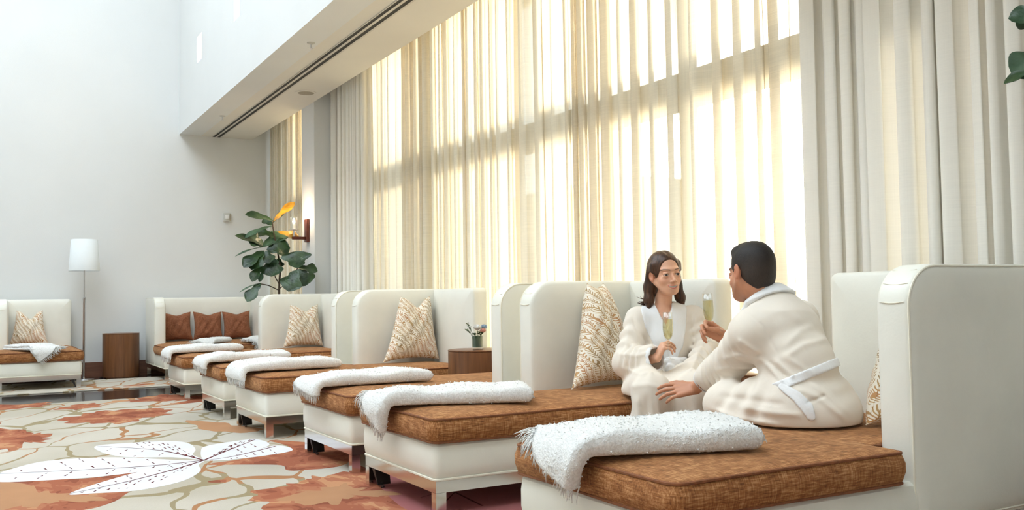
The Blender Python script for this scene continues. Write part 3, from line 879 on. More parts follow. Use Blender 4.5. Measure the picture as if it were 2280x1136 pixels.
# faces of the patterned pillows look towards -x (towards the camera side), leaning on the wing
pillow('throw_pillow', 0.60, 0.17, M_fern, "fern-patterned ochre pillow beside the woman on her chaise", (4.2536, -3.0738, ZP), (R_(-16), 0, R_(-90 + 10)), 0.78, 0.10, 0.0, 1, 'fern-patterned pillows')
pillow('throw_pillow', 0.54, 0.17, M_fern, 'fern-patterned ochre pillow on the chaise left of the flower vase', (7.0662, -3.0973, ZP), (R_(-12), 0, R_(-90 + 8)), 0.46, 0.20, 0.06, 2, 'fern-patterned pillows')
pillow('throw_pillow', 0.48, 0.17, M_fern, 'fern-patterned ochre pillow on the farthest chaise of the row', (10.1681, -3.14, ZP), (R_(-12), 0, R_(-90 + 8)), 0.30, 0.12, 0.05, 3, 'fern-patterned pillows')
pillow('throw_pillow', 0.36, 0.18, M_fern, 'fern-patterned pillow just peeking out behind the near wing at the right', (2.37, -3.065, ZP), (R_(-8), 0, R_(90)), 0.60, 0.0, 0.03, 4, 'fern-patterned pillows')
pillow('throw_pillow', 0.46, 0.18, M_fern, 'fern-patterned pale gold pillow on the lone chaise at the far left', (13.28, -0.5373, ZP), (R_(-14), 0, R_(-96)), 0.35, 0.0, 0.08, 5, 'fern-patterned pillows')
for i, (yy, rz_, rl, lab) in enumerate([(-2.352, -90, -1, 'brown cushion at the left end of the back sofa'), (-2.76, -90, 1, 'middle brown cushion of the three on the back sofa'), (-3.168, -90, -1, 'brown cushion at the right end of the back sofa')]):
    pillow('back_cushion', 0.398, 0.16, M_brownpillow, lab, (13.320, yy, ZP), (R_(-14), R_(rl), R_(rz_)), 0.03, 0.0, 0.025, 11 + i, 'brown cushions on the back sofa')

# ------------------------------------------------------------------ drum tables
def drum(loc, d, h, label):
    e = empty('drum_table', loc); tag(e, label, 'side table', 'walnut drum tables')
    r = d / 2
    MB().lathe([(r - 0.012, 0), (r - 0.012, 0.012), (r, 0.014), (r, h - 0.012), (r - 0.002, h - 0.01)], 56).build('drum_body', M_drum, e)
    MB().lathe([(r - 0.001, h - 0.009), (r + 0.002, h - 0.006), (r + 0.002, h - 0.002), (r - 0.002, h), (0.03, h)], 56).build('table_top', M_drum, e)
    return e
drum((13.40, -1.64, -0.012), 0.46, 0.592, 'walnut drum side table by the back wall, right of the floor lamp')
drum((6.15, -3.24, 0.0), 0.46, 0.58, 'walnut drum side table holding the flower vase')
drum((3.33, -3.30, 0.0), 0.46, 0.58, 'walnut drum side table glimpsed between the woman and the man')
# ------------------------------------------------------------------ floor lamp
fl = empty('floor_lamp', (13.22, -1.17, -0.012)); tag(fl, 'slim steel floor lamp with white drum shade by the back wall', 'lamp')
MB().lathe([(0.13, 0), (0.13, 0.012), (0.125, 0.018), (0.02, 0.024), (0.012, 0.05)], 40).build('base', M_steel, fl)
MB().lathe([(0.0135, 0.03), (0.0135, 1.04), (0.017, 1.045), (0.017, 1.075), (0.0095, 1.08), (0.0095, 1.52)], 14).build('pole', M_steel, fl)
MB().lathe([(0.188, 1.42), (0.188, 1.422), (0.160, 1.83), (0.157, 1.83), (0.185, 1.424), (0.185, 1.42)], 56, cap0=False, cap1=False).build('lamp_shade', M_shade, fl, sharp=None)
sp = MB()
for a in range(3):
    sp.tube([(0, 0, 1.50), (0.16 * math.cos(a * 2.094), 0.16 * math.sin(a * 2.094), 1.80)], 0.003, False, 5)
sp.build('shade_spider', M_steel, fl)
MB().lathe([(0.012, 1.52), (0.02, 1.54), (0.03, 1.60), (0.02, 1.64), (0.002, 1.65)], 16).build('bulb', M_white, fl)
cord = [(0.13, -0.02, 0.004), (0.05, -0.16, 0.004), (0.10, -0.30, 0.004), (0.30, -0.22, 0.004), (0.46, -0.3, 0.004)]
MB().tube(catmull(cord, False, 6), 0.0035, False, 6).build('cord', M_black, fl)

# ------------------------------------------------------------------ wall sconce on the pier
sc = empty('wall_sconce', (11.05, YS, 1.83)); tag(sc, 'lit bronze wall sconce with a clear glass cylinder on the pier', 'wall lamp')
MB().rbox(-0.055, 0.055, 0.0, 0.035, -0.14, 0.14, 0.004).build('back_plate', M_bronze, sc)
MB().rbox(-0.018, 0.018, 0.03, 0.20, -0.11, -0.075, 0.003).build('arm', M_bronze, sc)
MB().lathe([(0.010, -0.08), (0.010, 0.0), (0.055, 0.005), (0.055, 0.012), (0.012, 0.016)], 28, (0, 0.18, 0)).build('cup', M_steel, sc)
MB().lathe([(0.045, 0.014), (0.045, 0.165), (0.043, 0.165), (0.043, 0.014)], 32, (0, 0.18, 0), cap0=False, cap1=False).build('glass_cylinder', M_glass, sc)
MB().lathe([(0.011, 0.014), (0.011, 0.08)], 14, (0, 0.18, 0)).build('candle_sleeve', M_white, sc)
MB().lathe([(0.008, 0.08), (0.017, 0.105), (0.012, 0.135), (0.002, 0.15)], 14, (0, 0.18, 0)).build('bulb', M_bulb, sc)
pl = bpy.data.lights.new('sconce_light', 'POINT'); pl.energy = 7; pl.color = (1, 0.72, 0.45); pl.shadow_soft_size = 0.03
plo = bpy.data.objects.new('sconce_light', pl); plo.location = (0, 0.18, 0.2); plo.parent = sc; COL.objects.link(plo)

# fire alarm strobe on the back wall
st = empty('alarm_strobe', (XB, -3.10, 2.21)); tag(st, 'small square alarm strobe high on the back wall', 'alarm')
MB().rbox(-0.045, 0, -0.052, 0.052, -0.062, 0.062, 0.006).build('housing', M_grey, st)
MB().rbox(-0.062, -0.043, -0.028, 0.034, -0.03, 0.03, 0.006).build('strobe_lens', M_white, st)
MB().rbox(-0.05, -0.044, -0.048, -0.036, -0.05, 0.05, 0.002).build('speaker_slots', M_speaker, st)

# ceiling things on the soffit
for x, y, lab in ((8.33, -2.66, 'small sprinkler head on the soffit nearer the camera'), (12.12, -2.69, 'small sprinkler head at the far end of the soffit')):
    e = empty('sprinkler', (x, y, ZS)); tag(e, lab, 'sprinkler', 'sprinklers on the soffit')
    MB().lathe([(0.038, 0), (0.036, -0.008), (0.015, -0.012)], 24).build('escutcheon', M_grey, e)
    MB().lathe([(0.008, -0.008), (0.008, -0.045), (0.005, -0.05)], 12).build('nozzle', M_steel, e)
    MB().lathe([(0.005, -0.05), (0.022, -0.052), (0.022, -0.055), (0.003, -0.056)], 16).build('deflector', M_steel, e)
e = empty('ceiling_speaker', (10.35, -3.24, ZS)); tag(e, 'round flush ceiling speaker on the soffit', 'speaker')
MB().lathe([(0.118, 0), (0.116, -0.008), (0.104, -0.010)], 48).build('rim', M_soffit, e)
MB().lathe([(0.104, -0.004), (0.09, -0.012), (0.04, -0.022), (0.004, -0.025)], 48).build('grille', M_speaker, e)
e = empty('slot_diffuser', (6.0, -2.95, ZS - 0.0006)); tag(e, 'long black double air slot running along the soffit', 'air vent')
x0, x1 = -8.0, XB - 6.0 - 0.02
MB().box(x0, x1, -0.072, -0.052, -0.006, 0.0).build('edge_trim', M_alu, e, smooth=False); MB().box(x0, x1, 0.052, 0.062, -0.006, 0.0).build('edge_trim', M_alu, e, smooth=False)
MB().box(x0, x1, -0.052, -0.012, -0.004, 0.0).build('slot', M_slotblack, e, smooth=False)
MB().box(x0, x1, 0.016, 0.052, -0.004, 0.0).build('slot', M_slotblack, e, smooth=False)
MB().box(x0, x1, -0.012, 0.016, -0.006, 0.0).build('centre_bar', M_alu, e, smooth=False)

# ------------------------------------------------------------------ fiddle-leaf figs
def leaf_mat(name, a, b_):
    m, nt, bs = nmat(name)
    v = coords(nt)
    n = noise(nt, v, 9, 3)
    nt.links.new(ramp(nt, n, [(0.35, a), (0.65, b_)]), bs.inputs['Base Color'])
    bs.inputs['Roughness'].default_value = 0.32
    bs.inputs['Transmission Weight'].default_value = 0.0
    bump(nt, bs, noise(nt, v, 26, 3), 0.5, 0.01)
    return m
M_leaf = leaf_mat('fig_leaf', srgb(30, 52, 30), srgb(54, 82, 46))
M_leafl = leaf_mat('fig_leaf_pale', srgb(52, 80, 56), srgb(84, 114, 86))
M_leafy = leaf_mat('fig_leaf_yellow', srgb(150, 110, 30), srgb(196, 146, 50))
M_rib = simple('leaf_rib', srgb(150, 160, 110), 0.5, 0.05, 10)
def leaf(parent, base, tip, width, nrm, mat, droop=0.12, cup=0.18, seed=0):
    """fiddle shaped leaf: narrow waist near the stalk, broad rounded end, wavy rim"""
    rn = np.random.RandomState(seed)
    b = np.array(base, float); t = np.array(tip, float); ax = t - b; L = np.linalg.norm(ax); ax /= L
    n = np.array(nrm, float); n -= ax * (n @ ax); n /= np.linalg.norm(n); sd = np.cross(n, ax)
    nu, nv = 14, 8
    V = []; ph = rn.uniform(0, 6)
    for i in range(nu + 1):
        u = i / nu
        w = width / 2 * (0.05 + 0.62 * math.sin(min(1, u / 0.35) * math.pi / 2) * (1 - 0.25 * math.exp(-((u - 0.38) / 0.1) ** 2)) + 0.45 * math.exp(-((u - 0.68) / 0.2) ** 2)) * math.sqrt(max(0, 1 - max(0, (u - 0.72) / 0.28) ** 2.2))
        if i == 0: w = width * 0.02
        for j in range(nv + 1):
            s = (j / nv) * 2 - 1
            p = b + ax * (L * u) + sd * (w * s) + n * (cup * w * (s * s) + 0.07 * w * math.sin(9 * u + 4 * s + ph) * abs(s) - droop * L * u * u + 0.04 * L * math.sin(u * 3))
            V.append(p)
    F = [(i * (nv + 1) + j, i * (nv + 1) + j + 1, (i + 1) * (nv + 1) + j + 1, (i + 1) * (nv + 1) + j) for i in range(nu) for j in range(nv)]
    V2 = [p - n * 0.0015 for p in V]; N = len(V)
    F2 = [tuple(N + k for k in f[::-1]) for f in F]
    return mesh_obj('leaf', np.array(V + V2), F + F2, mat, parent)
def PX(cx_, cy_, x):
    return on_plane(480 + cx_ * 0.2641, 400 + cy_ * 0.2641, 0, x)
PO = np.array([11.2, -3.16, 0.0])
fig = empty('fiddle_leaf_fig', tuple(PO)); tag(fig, 'fiddle-leaf fig with one yellow leaf behind the farthest chaise', 'plant')
MB().lathe([(0.13, -0.012), (0.16, 0.05), (0.185, 0.36), (0.18, 0.38), (0.165, 0.38), (0.165, 0.33)], 36).build('pot', M_darkpot, fig)
MB().lathe([(0.166, 0.30), (0.166, 0.335), (0.02, 0.345)], 30).build('soil', M_soil, fig)
def rel(p): return np.array(p) - PO
stem = [np.array([0, 0, 0.32]), rel(PX(536, 940, 11.2)), rel(PX(545, 760, 11.2)), rel(PX(528, 640, 11.22)), rel(PX(500, 500, 11.2)), rel(PX(478, 360, 11.2))]
MB().tube(catmull(stem, False, 5), list(np.linspace(0.016, 0.006, 26)), False, 8).build('stem', M_bark, fig)
for br in ([(535, 935, 11.2), (450, 895, 11.15), (380, 880, 11.1)], [(540, 920, 11.2), (575, 890, 11.0), (640, 820, 10.76), (692, 750, 10.64)], [(533, 880, 11.2), (500, 815, 11.2)]):
    MB().tube(catmull([rel(PX(*p)) for p in br], False, 5), 0.006, False, 6).build('branch', M_bark, fig)
camd = -np.array([CF[0], CF[1], 0.0])
Lf = [  # base, tip, width px, depth of base, depth of tip, normal(up share), kind
    ((490, 350), (255, 285), 80, 0, -.05, 0.9, 0), ((485, 355), (668, 182), 50, 0, .05, 0.2, 2), ((480, 365), (575, 268), 36, 0, .05, 0.6, 0),
    ((480, 390), (245, 480), 60, 0, -.1, 1.6, 1), ((400, 560), (172, 462), 62, 0, -.1, 0.9, 0), ((400, 570), (160, 636), 30, 0, -.05, 3.0, 1),
    ((400, 570), (606, 440), 125, 0, .08, 0.9, 1), ((520, 440), (706, 490), 70, 0, -.15, 1.2, 2), ((410, 560), (275, 480), 120, .03, -.02, 0.7, 1),
    ((430, 590), (628, 570), 135, -.02, -.1, 0.5, 0), ((410, 600), (232, 732), 95, -.02, -.1, 0.8, 0), ((405, 600), (300, 755), 110, -.03, -.12, 0.6, 0),
    ((425, 600), (455, 705), 85, -.05, -.12, 0.3, 0), ((390, 700), (305, 858), 62, -.05, -.1, 0.3, 0), ((485, 660), (468, 815), 145, -.02, -.1, 0.25, 0),
    ((530, 660), (545, 740), 60, .0, .04, 0.3, 0), ((410, 755), (368, 862), 34, 0, -.02, 0.6, 1), ((380, 872), (198, 942), 22, -.1, -.12, 3.0, 1),
    ((380, 872), (262, 1024), 80, -.1, -.18, 0.4, 0), ((690, 748), (680, 602), 175, -.56, -.54, 0.3, 0), ((700, 745), (862, 765), 85, -.56, -.62, 0.9, 0),
    ((700, 755), (760, 895), 140, -.56, -.62, 0.6, 0), ((692, 760), (612, 940), 130, -.56, -.62, 0.4, 0), ((475, 385), (400, 330), 60, .02, .1, 0.8, 1),
    ((500, 470), (330, 440), 80, .03, .12, 0.9, 0)]
for i, (b_, t_, w, d0, d1, up, kd) in enumerate(Lf):
    nn = camd * 0.9 + np.array([0, 0, up])
    leaf(fig, rel(PX(*b_, 11.2 + d0)), rel(PX(*t_, 11.2 + d1)), w * 0.2641 * 11.3 / F_PX * 1.3, nn, (M_leaf, M_leafl, M_leafy)[kd], 0.06, 0.16, i)
# a second fig whose leaves reach into the top right corner
P2 = np.array([1.62, -3.42, 0.0])
fig2 = empty('fiddle_leaf_fig', tuple(P2)); tag(fig2, 'fiddle-leaf fig of which only leaves show at the top right corner', 'plant')
MB().lathe([(0.13, 0.0), (0.16, 0.05), (0.185, 0.36), (0.18, 0.38), (0.165, 0.38), (0.165, 0.33)], 36).build('pot', M_darkpot, fig2)
MB().lathe([(0.166, 0.30), (0.166, 0.335), (0.02, 0.345)], 30).build('soil', M_soil, fig2)
MB().tube(catmull([(0, 0, 0.32), (0.03, 0.02, 1.0), (0.06, 0.03, 1.6), (0.10, 0.05, 2.4)], False, 6), 0.012, False, 8).build('stem', M_bark, fig2)
def q2(u, v, y): return on_plane(u, v, 1, y) - P2
for i, (b_, t_, w, y0, y1, up) in enumerate([((2330, 30), (2246, 36), 0.085, -3.38, -3.30, 0.5), ((2320, 60), (2262, 46), 0.07, -3.40, -3.36, 0.3), ((2330, 110), (2252, 165), 0.12, -3.38, -3.32, 0.5), ((2320, 150), (2233, 180), 0.06, -3.36, -3.28, 1.4)]):
    leaf(fig2, q2(*b_, y0), q2(*t_, y1), w, camd + np.array([0, 0, up]), M_leaf if i % 2 else M_leafl, 0.1, 0.16, 40 + i)
for i, (dx, dy, z) in enumerate([(-0.25, 0.1, 1.9), (0.0, -0.2, 2.2), (-0.2, -0.1, 1.5)]):
    leaf(fig2, np.array([0.06, 0.03, z]), np.array([0.06 + dx, 0.03 + dy, z + 0.08]), 0.16, (0, 0, 1), M_leaf, 0.1, 0.16, 50 + i)

# ------------------------------------------------------------------ vase and flowers
VX = np.array([6.13, -3.22, 0.58])
va = empty('glass_vase', tuple(VX)); tag(va, 'clear glass cylinder vase lined with green leaves on the drum table', 'vase')
MB().lathe([(0.040, 0), (0.044, 0.004), (0.044, 0.105), (0.041, 0.105), (0.041, 0.014), (0.002, 0.014)], 36, cap1=False).build('vase_glass', M_glass, va)
M_vleaf = leaf_mat('vase_leaf', srgb(32, 62, 26), srgb(64, 98, 44))
MB().lathe([(0.0385, 0.018), (0.0398, 0.03), (0.0398, 0.10), (0.0375, 0.10), (0.0375, 0.03), (0.0365, 0.020)], 30, cap0=False, cap1=False).build('leaf_lining', M_vleaf, va)
def bloom(name, off, r, mat, label, nl=3, flat=0.8):
    e = empty(name, tuple(VX + np.array([off[0] * 0.25, off[1] * 0.25, 0.09]))); tag(e, label, 'flower', 'flowers in the vase')
    rel_ = np.array([off[0] * 0.75, off[1] * 0.75, off[2] - 0.09])
    MB().tube([(0, 0, -0.06), rel_ * 0.6, rel_], 0.0022, False, 5).build('stem', M_vleaf, e)
    rn = np.random.RandomState(int(r * 1e4))
    for k in range(nl):
        for q in range(5):
            a = q * 1.2566 + k * 0.6; rr = r * (1 - 0.27 * k)
            b0 = rel_ + np.array([0, 0, -0.3 * r]); tp = rel_ + np.array([math.cos(a) * rr, math.sin(a) * rr, r * flat * (0.15 + 0.5 * k)])
            leaf(e, b0, tp, r * 1.3, (-math.cos(a), -math.sin(a), 0.8), mat, -0.2, 0.5, q + k).name = 'petal'
    return e
M_rosew = simple('white_petal', srgb(240, 240, 236), 0.7, 0.03, 20)
M_rosep = simple('pink_petal', srgb(222, 160, 142), 0.7, 0.06, 20)
M_bluep = simple('blue_petal', srgb(160, 186, 208), 0.7, 0.08, 20)
bloom('rose', (-0.012, 0.006, 0.152), 0.036, M_rosew, 'white rose in the glass vase')
bloom('rose', (-0.034, -0.028, 0.130), 0.027, M_rosep, 'pink rose in the glass vase')
bloom('delphinium', (0.0, -0.056, 0.156), 0.029, M_bluep, 'pale blue flower at the right of the vase')
for i, (dx, dy, dz) in enumerate([(-0.02, 0.105, 0.150), (0.050, 0.062, 0.195), (-0.062, 0.062, 0.118), (0.062, -0.050, 0.125), (-0.085, 0.004, 0.122)]):
    e = empty('greenery_sprig', tuple(VX + np.array([dx * 0.25, dy * 0.25, 0.09])))
    tag(e, ['green sprig leaning farthest left out of the vase', 'tallest green sprig in the vase, left of the white rose', 'low green sprig at the left rim of the vase', 'green sprig under the blue flower at the right rim of the vase', 'short green sprig in front of the white rose in the vase'][i], 'sprig', 'sprigs in the vase')
    tip = np.array([dx * 0.75, dy * 0.75, dz - 0.09])
    MB().tube([(0, 0, -0.05), tip * 0.5 + np.array([0, 0, 0.01]), tip], 0.0016, False, 5).build('stem', M_vleaf, e)
    for k in range(8):
        u = 0.55 + 0.45 * k / 7; p = tip * u; a = k * 2.4
        leaf(e, p, p + np.array([math.cos(a) * 0.017, math.sin(a) * 0.017, 0.012]), 0.014, (0, 0, 1), M_vleaf, 0.05, 0.1, k)
# ------------------------------------------------------------------ people: signed distance volumes turned into one continuous surface
class Vol:
    def __init__(s, lo, hi, h, fine=None):
        """axis-aligned grid with step h; fine = (lo, hi, step) box gets a denser spacing"""
        s.g = []
        for i in range(3):
            if fine is None: s.g.append(np.arange(lo[i], hi[i] + h, h).astype(np.float32)); continue
            a_, b_, hf = fine[0][i], fine[1][i], fine[2]
            s.g.append(np.concatenate([np.arange(lo[i], a_, h), np.arange(a_, b_, hf), np.arange(b_, hi[i] + h, h)]).astype(np.float32))
        s.n = np.array([len(x) for x in s.g])
        s.D = np.full(s.n, 0.5, np.float32)
    def like(s):
        v = Vol.__new__(Vol); v.g = s.g; v.n = s.n; v.D = np.full(s.n, 0.5, np.float32); return v
    def win(s, lo, hi):
        a = [max(0, int(np.searchsorted(s.g[i], lo[i])) - 1) for i in range(3)]
        b = [min(int(s.n[i]), int(np.searchsorted(s.g[i], hi[i])) + 1) for i in range(3)]
        if any(j <= i for i, j in zip(a, b)): return None, None
        sl = tuple(slice(i, j) for i, j in zip(a, b))
        g = [s.g[k][a[k]:b[k]] for k in range(3)]
        return sl, (g[0][:, None, None], g[1][None, :, None], g[2][None, None, :])
    def creases(s, lst):
        """folds in the cloth: raise or lower the surface along lines traced over it"""
        I = np.argwhere(np.abs(s.D) < 0.03)
        P = np.stack([s.g[k][I[:, k]] for k in range(3)], 1).astype(float) - np.array([0, 0, CAM_H])
        w = P @ CF; U = np.stack([1140 + F_PX * (P @ CR) / w, 568 - F_PX * (P @ CU) / w], 1)
        add = np.zeros(len(I))
        for pts, amp, sg in lst:
            best = np.full(len(I), 1e9); tt = np.zeros(len(I)); n_ = len(pts) - 1
            for j in range(n_):
                a_ = np.array(pts[j], float); b_ = np.array(pts[j + 1], float); d = b_ - a_
                t = np.clip(((U - a_) @ d) / (d @ d), 0, 1); q = U - a_ - t[:, None] * d; dd = (q ** 2).sum(1)
                m_ = dd < best; best[m_] = dd[m_]; tt[m_] = (j + t[m_]) / n_
            add += amp * np.exp(-best / (sg * sg)) * np.clip(np.minimum(tt, 1 - tt) * 6 + 0.15, 0, 1)
        s.D[I[:, 0], I[:, 1], I[:, 2]] -= add.astype(np.float32)
        return s
    def put(s, sl, d, k, sub=False):
        A = s.D[sl]
        if sub:
            if k <= 0: s.D[sl] = np.maximum(A, -d); return
            hh = np.clip(0.5 - 0.5 * (A + d) / k, 0, 1); s.D[sl] = A * (1 - hh) + (-d) * hh + k * hh * (1 - hh)
        else:
            if k <= 0: s.D[sl] = np.minimum(A, d); return
            hh = np.clip(0.5 + 0.5 * (A - d) / k, 0, 1); s.D[sl] = A * (1 - hh) + d * hh - k * hh * (1 - hh)
    def cone(s, a, b, ra, rb, k=0.01, sub=False, wr=None, flat=None):
        """tapered capsule; wr = (amplitude, waves, twist) wrinkles; flat = (dir, factor) squashes the section along dir"""
        a = np.array(a, float); b = np.array(b, float); R = max(ra, rb) + k + 0.02
        if flat is not None: R *= max(1.0, 1 / flat[1])
        sl, g = s.win(np.minimum(a, b) - R, np.maximum(a, b) + R)
        if sl is None: return s
        ba = b - a; L2 = float(ba @ ba) + 1e-12
        px, py, pz = (g[i] - np.float32(a[i]) for i in range(3))
        t = np.clip((px * ba[0] + py * ba[1] + pz * ba[2]) / L2, 0, 1)
        qx, qy, qz = px - t * ba[0], py - t * ba[1], pz - t * ba[2]
        if flat is not None:
            f = np.array(flat[0], float); f /= np.linalg.norm(f); m_ = (1 / flat[1] - 1)
            dt = (qx * f[0] + qy * f[1] + qz * f[2]) * m_
            qx, qy, qz = qx + dt * f[0], qy + dt * f[1], qz + dt * f[2]
        ln = np.sqrt(qx * qx + qy * qy + qz * qz)
        r = ra + (rb - ra) * t
        if wr is not None:
            ax = ba / math.sqrt(L2); u = np.cross(ax, [0.3, 0.2, 0.93]); u /= np.linalg.norm(u); w = np.cross(ax, u)
            ang = np.arctan2(qx * w[0] + qy * w[1] + qz * w[2], qx * u[0] + qy * u[1] + qz * u[2])
            r = r + wr[0] * np.sin(6.283 * wr[1] * t + wr[2] * ang + 1.3 * np.sin(2 * ang)) * np.sin(np.pi * np.clip(t, 0.03, 0.97)) ** 0.5
        d = ln - r
        if flat is not None: d = d * (0.6 + 0.4 * flat[1])
        s.put(sl, d.astype(np.float32), k, sub); return s
    def ell(s, c, r, R=None, k=0.01, sub=False):
        c = np.array(c, float); r = np.array(r, float); m_ = float(r.max()) + k + 0.01
        sl, g = s.win(c - m_, c + m_)
        if sl is None: return s
        p = [g[i] - np.float32(c[i]) for i in range(3)]
        if R is not None:
            R = np.array(R); p = [p[0] * R[0][i] + p[1] * R[1][i] + p[2] * R[2][i] for i in range(3)]   # columns of R are local axes
        k0 = np.sqrt((p[0] / r[0]) ** 2 + (p[1] / r[1]) ** 2 + (p[2] / r[2]) ** 2)
        k1 = np.sqrt((p[0] / r[0] ** 2) ** 2 + (p[1] / r[1] ** 2) ** 2 + (p[2] / r[2] ** 2) ** 2) + 1e-9
        s.put(sl, (k0 * (k0 - 1) / k1).astype(np.float32), k, sub); return s
    def chain(s, pts, rs, k=0.01, **kw):
        for i in range(len(pts) - 1): s.cone(pts[i], pts[i + 1], rs[i], rs[i + 1], k, **kw)
        return s
    def half(s, p, n):
        """distance to the plane through p, positive on the side of n"""
        g = s.g
        n = np.array(n, float); n /= np.linalg.norm(n)
        return (g[0][:, None, None] - p[0]) * n[0] + (g[1][None, :, None] - p[1]) * n[1] + (g[2][None, None, :] - p[2]) * n[2]
    def mesh(s, smooth=1):
        D = s.D; S = D < 0
        n = D.shape
        c = np.zeros((n[0] - 1, n[1] - 1, n[2] - 1), np.uint8)
        offs = [(i, j, k) for i in (0, 1) for j in (0, 1) for k in (0, 1)]
        for o in offs: c += S[o[0]:n[0] - 1 + o[0], o[1]:n[1] - 1 + o[1], o[2]:n[2] - 1 + o[2]]
        act = (c > 0) & (c < 8)
        I = np.argwhere(act)
        if not len(I): return np.zeros((0, 3)), np.zeros((0, 4), int)
        idx = np.full(act.shape, -1, np.int32); idx[act] = np.arange(len(I))
        val = {o: D[I[:, 0] + o[0], I[:, 1] + o[1], I[:, 2] + o[2]] for o in offs}
        acc = np.zeros((len(I), 3)); cnt = np.zeros(len(I))
        for o in offs:
            for ax in range(3):
                if o[ax]: continue
                q = list(o); q[ax] = 1; q = tuple(q)
                a, b = val[o], val[q]; m_ = (a < 0) != (b < 0)
                t = np.where(m_, a / np.where(m_, a - b, 1), 0)
                p = np.tile(np.array(o, float), (len(I), 1)); p[:, ax] = t
                acc[m_] += p[m_]; cnt += m_
        fr = acc / cnt[:, None]
        V = np.stack([s.g[k][I[:, k]] + fr[:, k] * (s.g[k][I[:, k] + 1] - s.g[k][I[:, k]]) for k in range(3)], 1).astype(float)
        F = []
        for ax in range(3):
            b1, b2 = (ax + 1) % 3, (ax + 2) % 3
            sl0 = [slice(1, n[i] - 1) for i in range(3)]; sl1 = list(sl0)
            sl0[ax] = slice(0, n[ax] - 1); sl1[ax] = slice(1, n[ax])
            A = S[tuple(sl0)]; B = S[tuple(sl1)]
            for inside_first in (True, False):
                E_ = np.argwhere(A & ~B) if inside_first else np.argwhere(~A & B)
                if not len(E_): continue
                base = E_.copy(); base[:, b1] += 1; base[:, b2] += 1
                def cell(d1, d2):
                    q = base.copy(); q[:, b1] -= d1; q[:, b2] -= d2
                    return idx[q[:, 0], q[:, 1], q[:, 2]]
                quad = np.stack([cell(1, 1), cell(0, 1), cell(0, 0), cell(1, 0)], 1)
                F.append(quad if inside_first else quad[:, ::-1])
        F = np.concatenate(F)
        F = F[(F >= 0).all(1)]
        for _ in range(smooth):     # light smoothing along mesh edges
            a = np.concatenate([F[:, 0], F[:, 1], F[:, 2], F[:, 3]]); b = np.concatenate([F[:, 1], F[:, 2], F[:, 3], F[:, 0]])
            sm = np.zeros_like(V); ct = np.zeros(len(V))
            for k in range(3): sm[:, k] = np.bincount(a, V[b, k], len(V)) + np.bincount(b, V[a, k], len(V))
            ct = np.bincount(a, minlength=len(V)) + np.bincount(b, minlength=len(V))
            V = V * 0.5 + 0.5 * sm / ct[:, None]
        return V, F
    def obj(s, name, mat, parent, origin, smooth=1, colors=None, largest=False):
        V, F = s.mesh(smooth)
        if largest:       # keep only the biggest connected piece
            lab = np.arange(len(V))
            while True:
                m_ = lab[F].min(1); new = lab.copy()
                for k in range(4): np.minimum.at(new, F[:, k], m_)
                if (new == lab).all(): break
                lab = new
            F = F[lab[F[:, 0]] == np.bincount(lab).argmax()]
            used = np.unique(F); re_ = np.full(len(V), -1); re_[used] = np.arange(len(used)); V = V[used]; F = re_[F]
        o = mesh_obj(name, V - np.array(origin), F, mat, parent)
        if colors is not None:
            at = o.data.color_attributes.new('tint', 'FLOAT_COLOR', 'POINT')
            at.data.foreach_set('color', np.concatenate([colors(V), np.ones((len(V), 1))], 1).astype(np.float32).ravel())
        return o
def unit(v): v = np.array(v, float); return v / np.linalg.norm(v)
def hand(vol, W, Fd, N, right, curls, s=1.0, thumb=((0.6, 0.75, 0.35), (0.2, 0.9, 0.5), (0.0, 0.85, 0.6)), spread=1.0):
    """wrist point, finger direction, palm-facing normal; palm, four unequal bent fingers, thumb from the side of the palm"""
    Fd = unit(Fd); N = unit(np.array(N) - Fd * (np.array(N) @ Fd)); T = np.cross(Fd, N) * (1 if right else -1)
    W = np.array(W, float)
    kn = [(0.084, 0.031), (0.089, 0.010), (0.085, -0.011), (0.076, -0.030)]
    seg = [(0.043, 0.026, 0.021), (0.047, 0.029, 0.022), (0.043, 0.027, 0.021), (0.033, 0.021, 0.018)]
    for i in range(4):
        K = W + s * (Fd * kn[i][0] + T * kn[i][1] * spread)
        vol.cone(W + s * T * kn[i][1] * 0.5, K, 0.0165 * s, 0.0118 * s, 0.010)
        a = 0.0; p = K
        fan = (1.5 - i) * 0.06 * spread
        for j in range(3):
            a += curls[i][j]
            d = unit(Fd * math.cos(a) + N * math.sin(a) + T * fan)
            q = p + d * seg[i][j] * s
            r = [0.0094, 0.0086, 0.0078, 0.0068]
            vol.cone(p, q, r[j] * s * (0.9 if i == 3 else 1), r[j + 1] * s * (0.9 if i == 3 else 1), 0.0025); p = q
    p = W + s * (Fd * 0.022 + T * 0.020 + N * 0.006)
    for (tt, ff, nn), L, r0, r1 in zip(thumb, (0.042, 0.032, 0.026), (0.0155, 0.0115, 0.0098), (0.0118, 0.0100, 0.0080)):
        q = p + s * L * unit(T * tt + Fd * ff + N * nn); vol.cone(p, q, r0 * s, r1 * s, 0.005); p = q
def head_axes(az, pitch_, roll_):
    f = np.array([math.cos(az) * math.cos(pitch_), math.sin(az) * math.cos(pitch_), math.sin(pitch_)])
    l = np.array([-math.sin(az), math.cos(az), 0.0]); u = np.cross(f, l)
    l2 = l * math.cos(roll_) + u * math.sin(roll_); u2 = np.cross(f, l2)
    return np.stack([f, l2, u2], 1)        # columns: forward, left, up
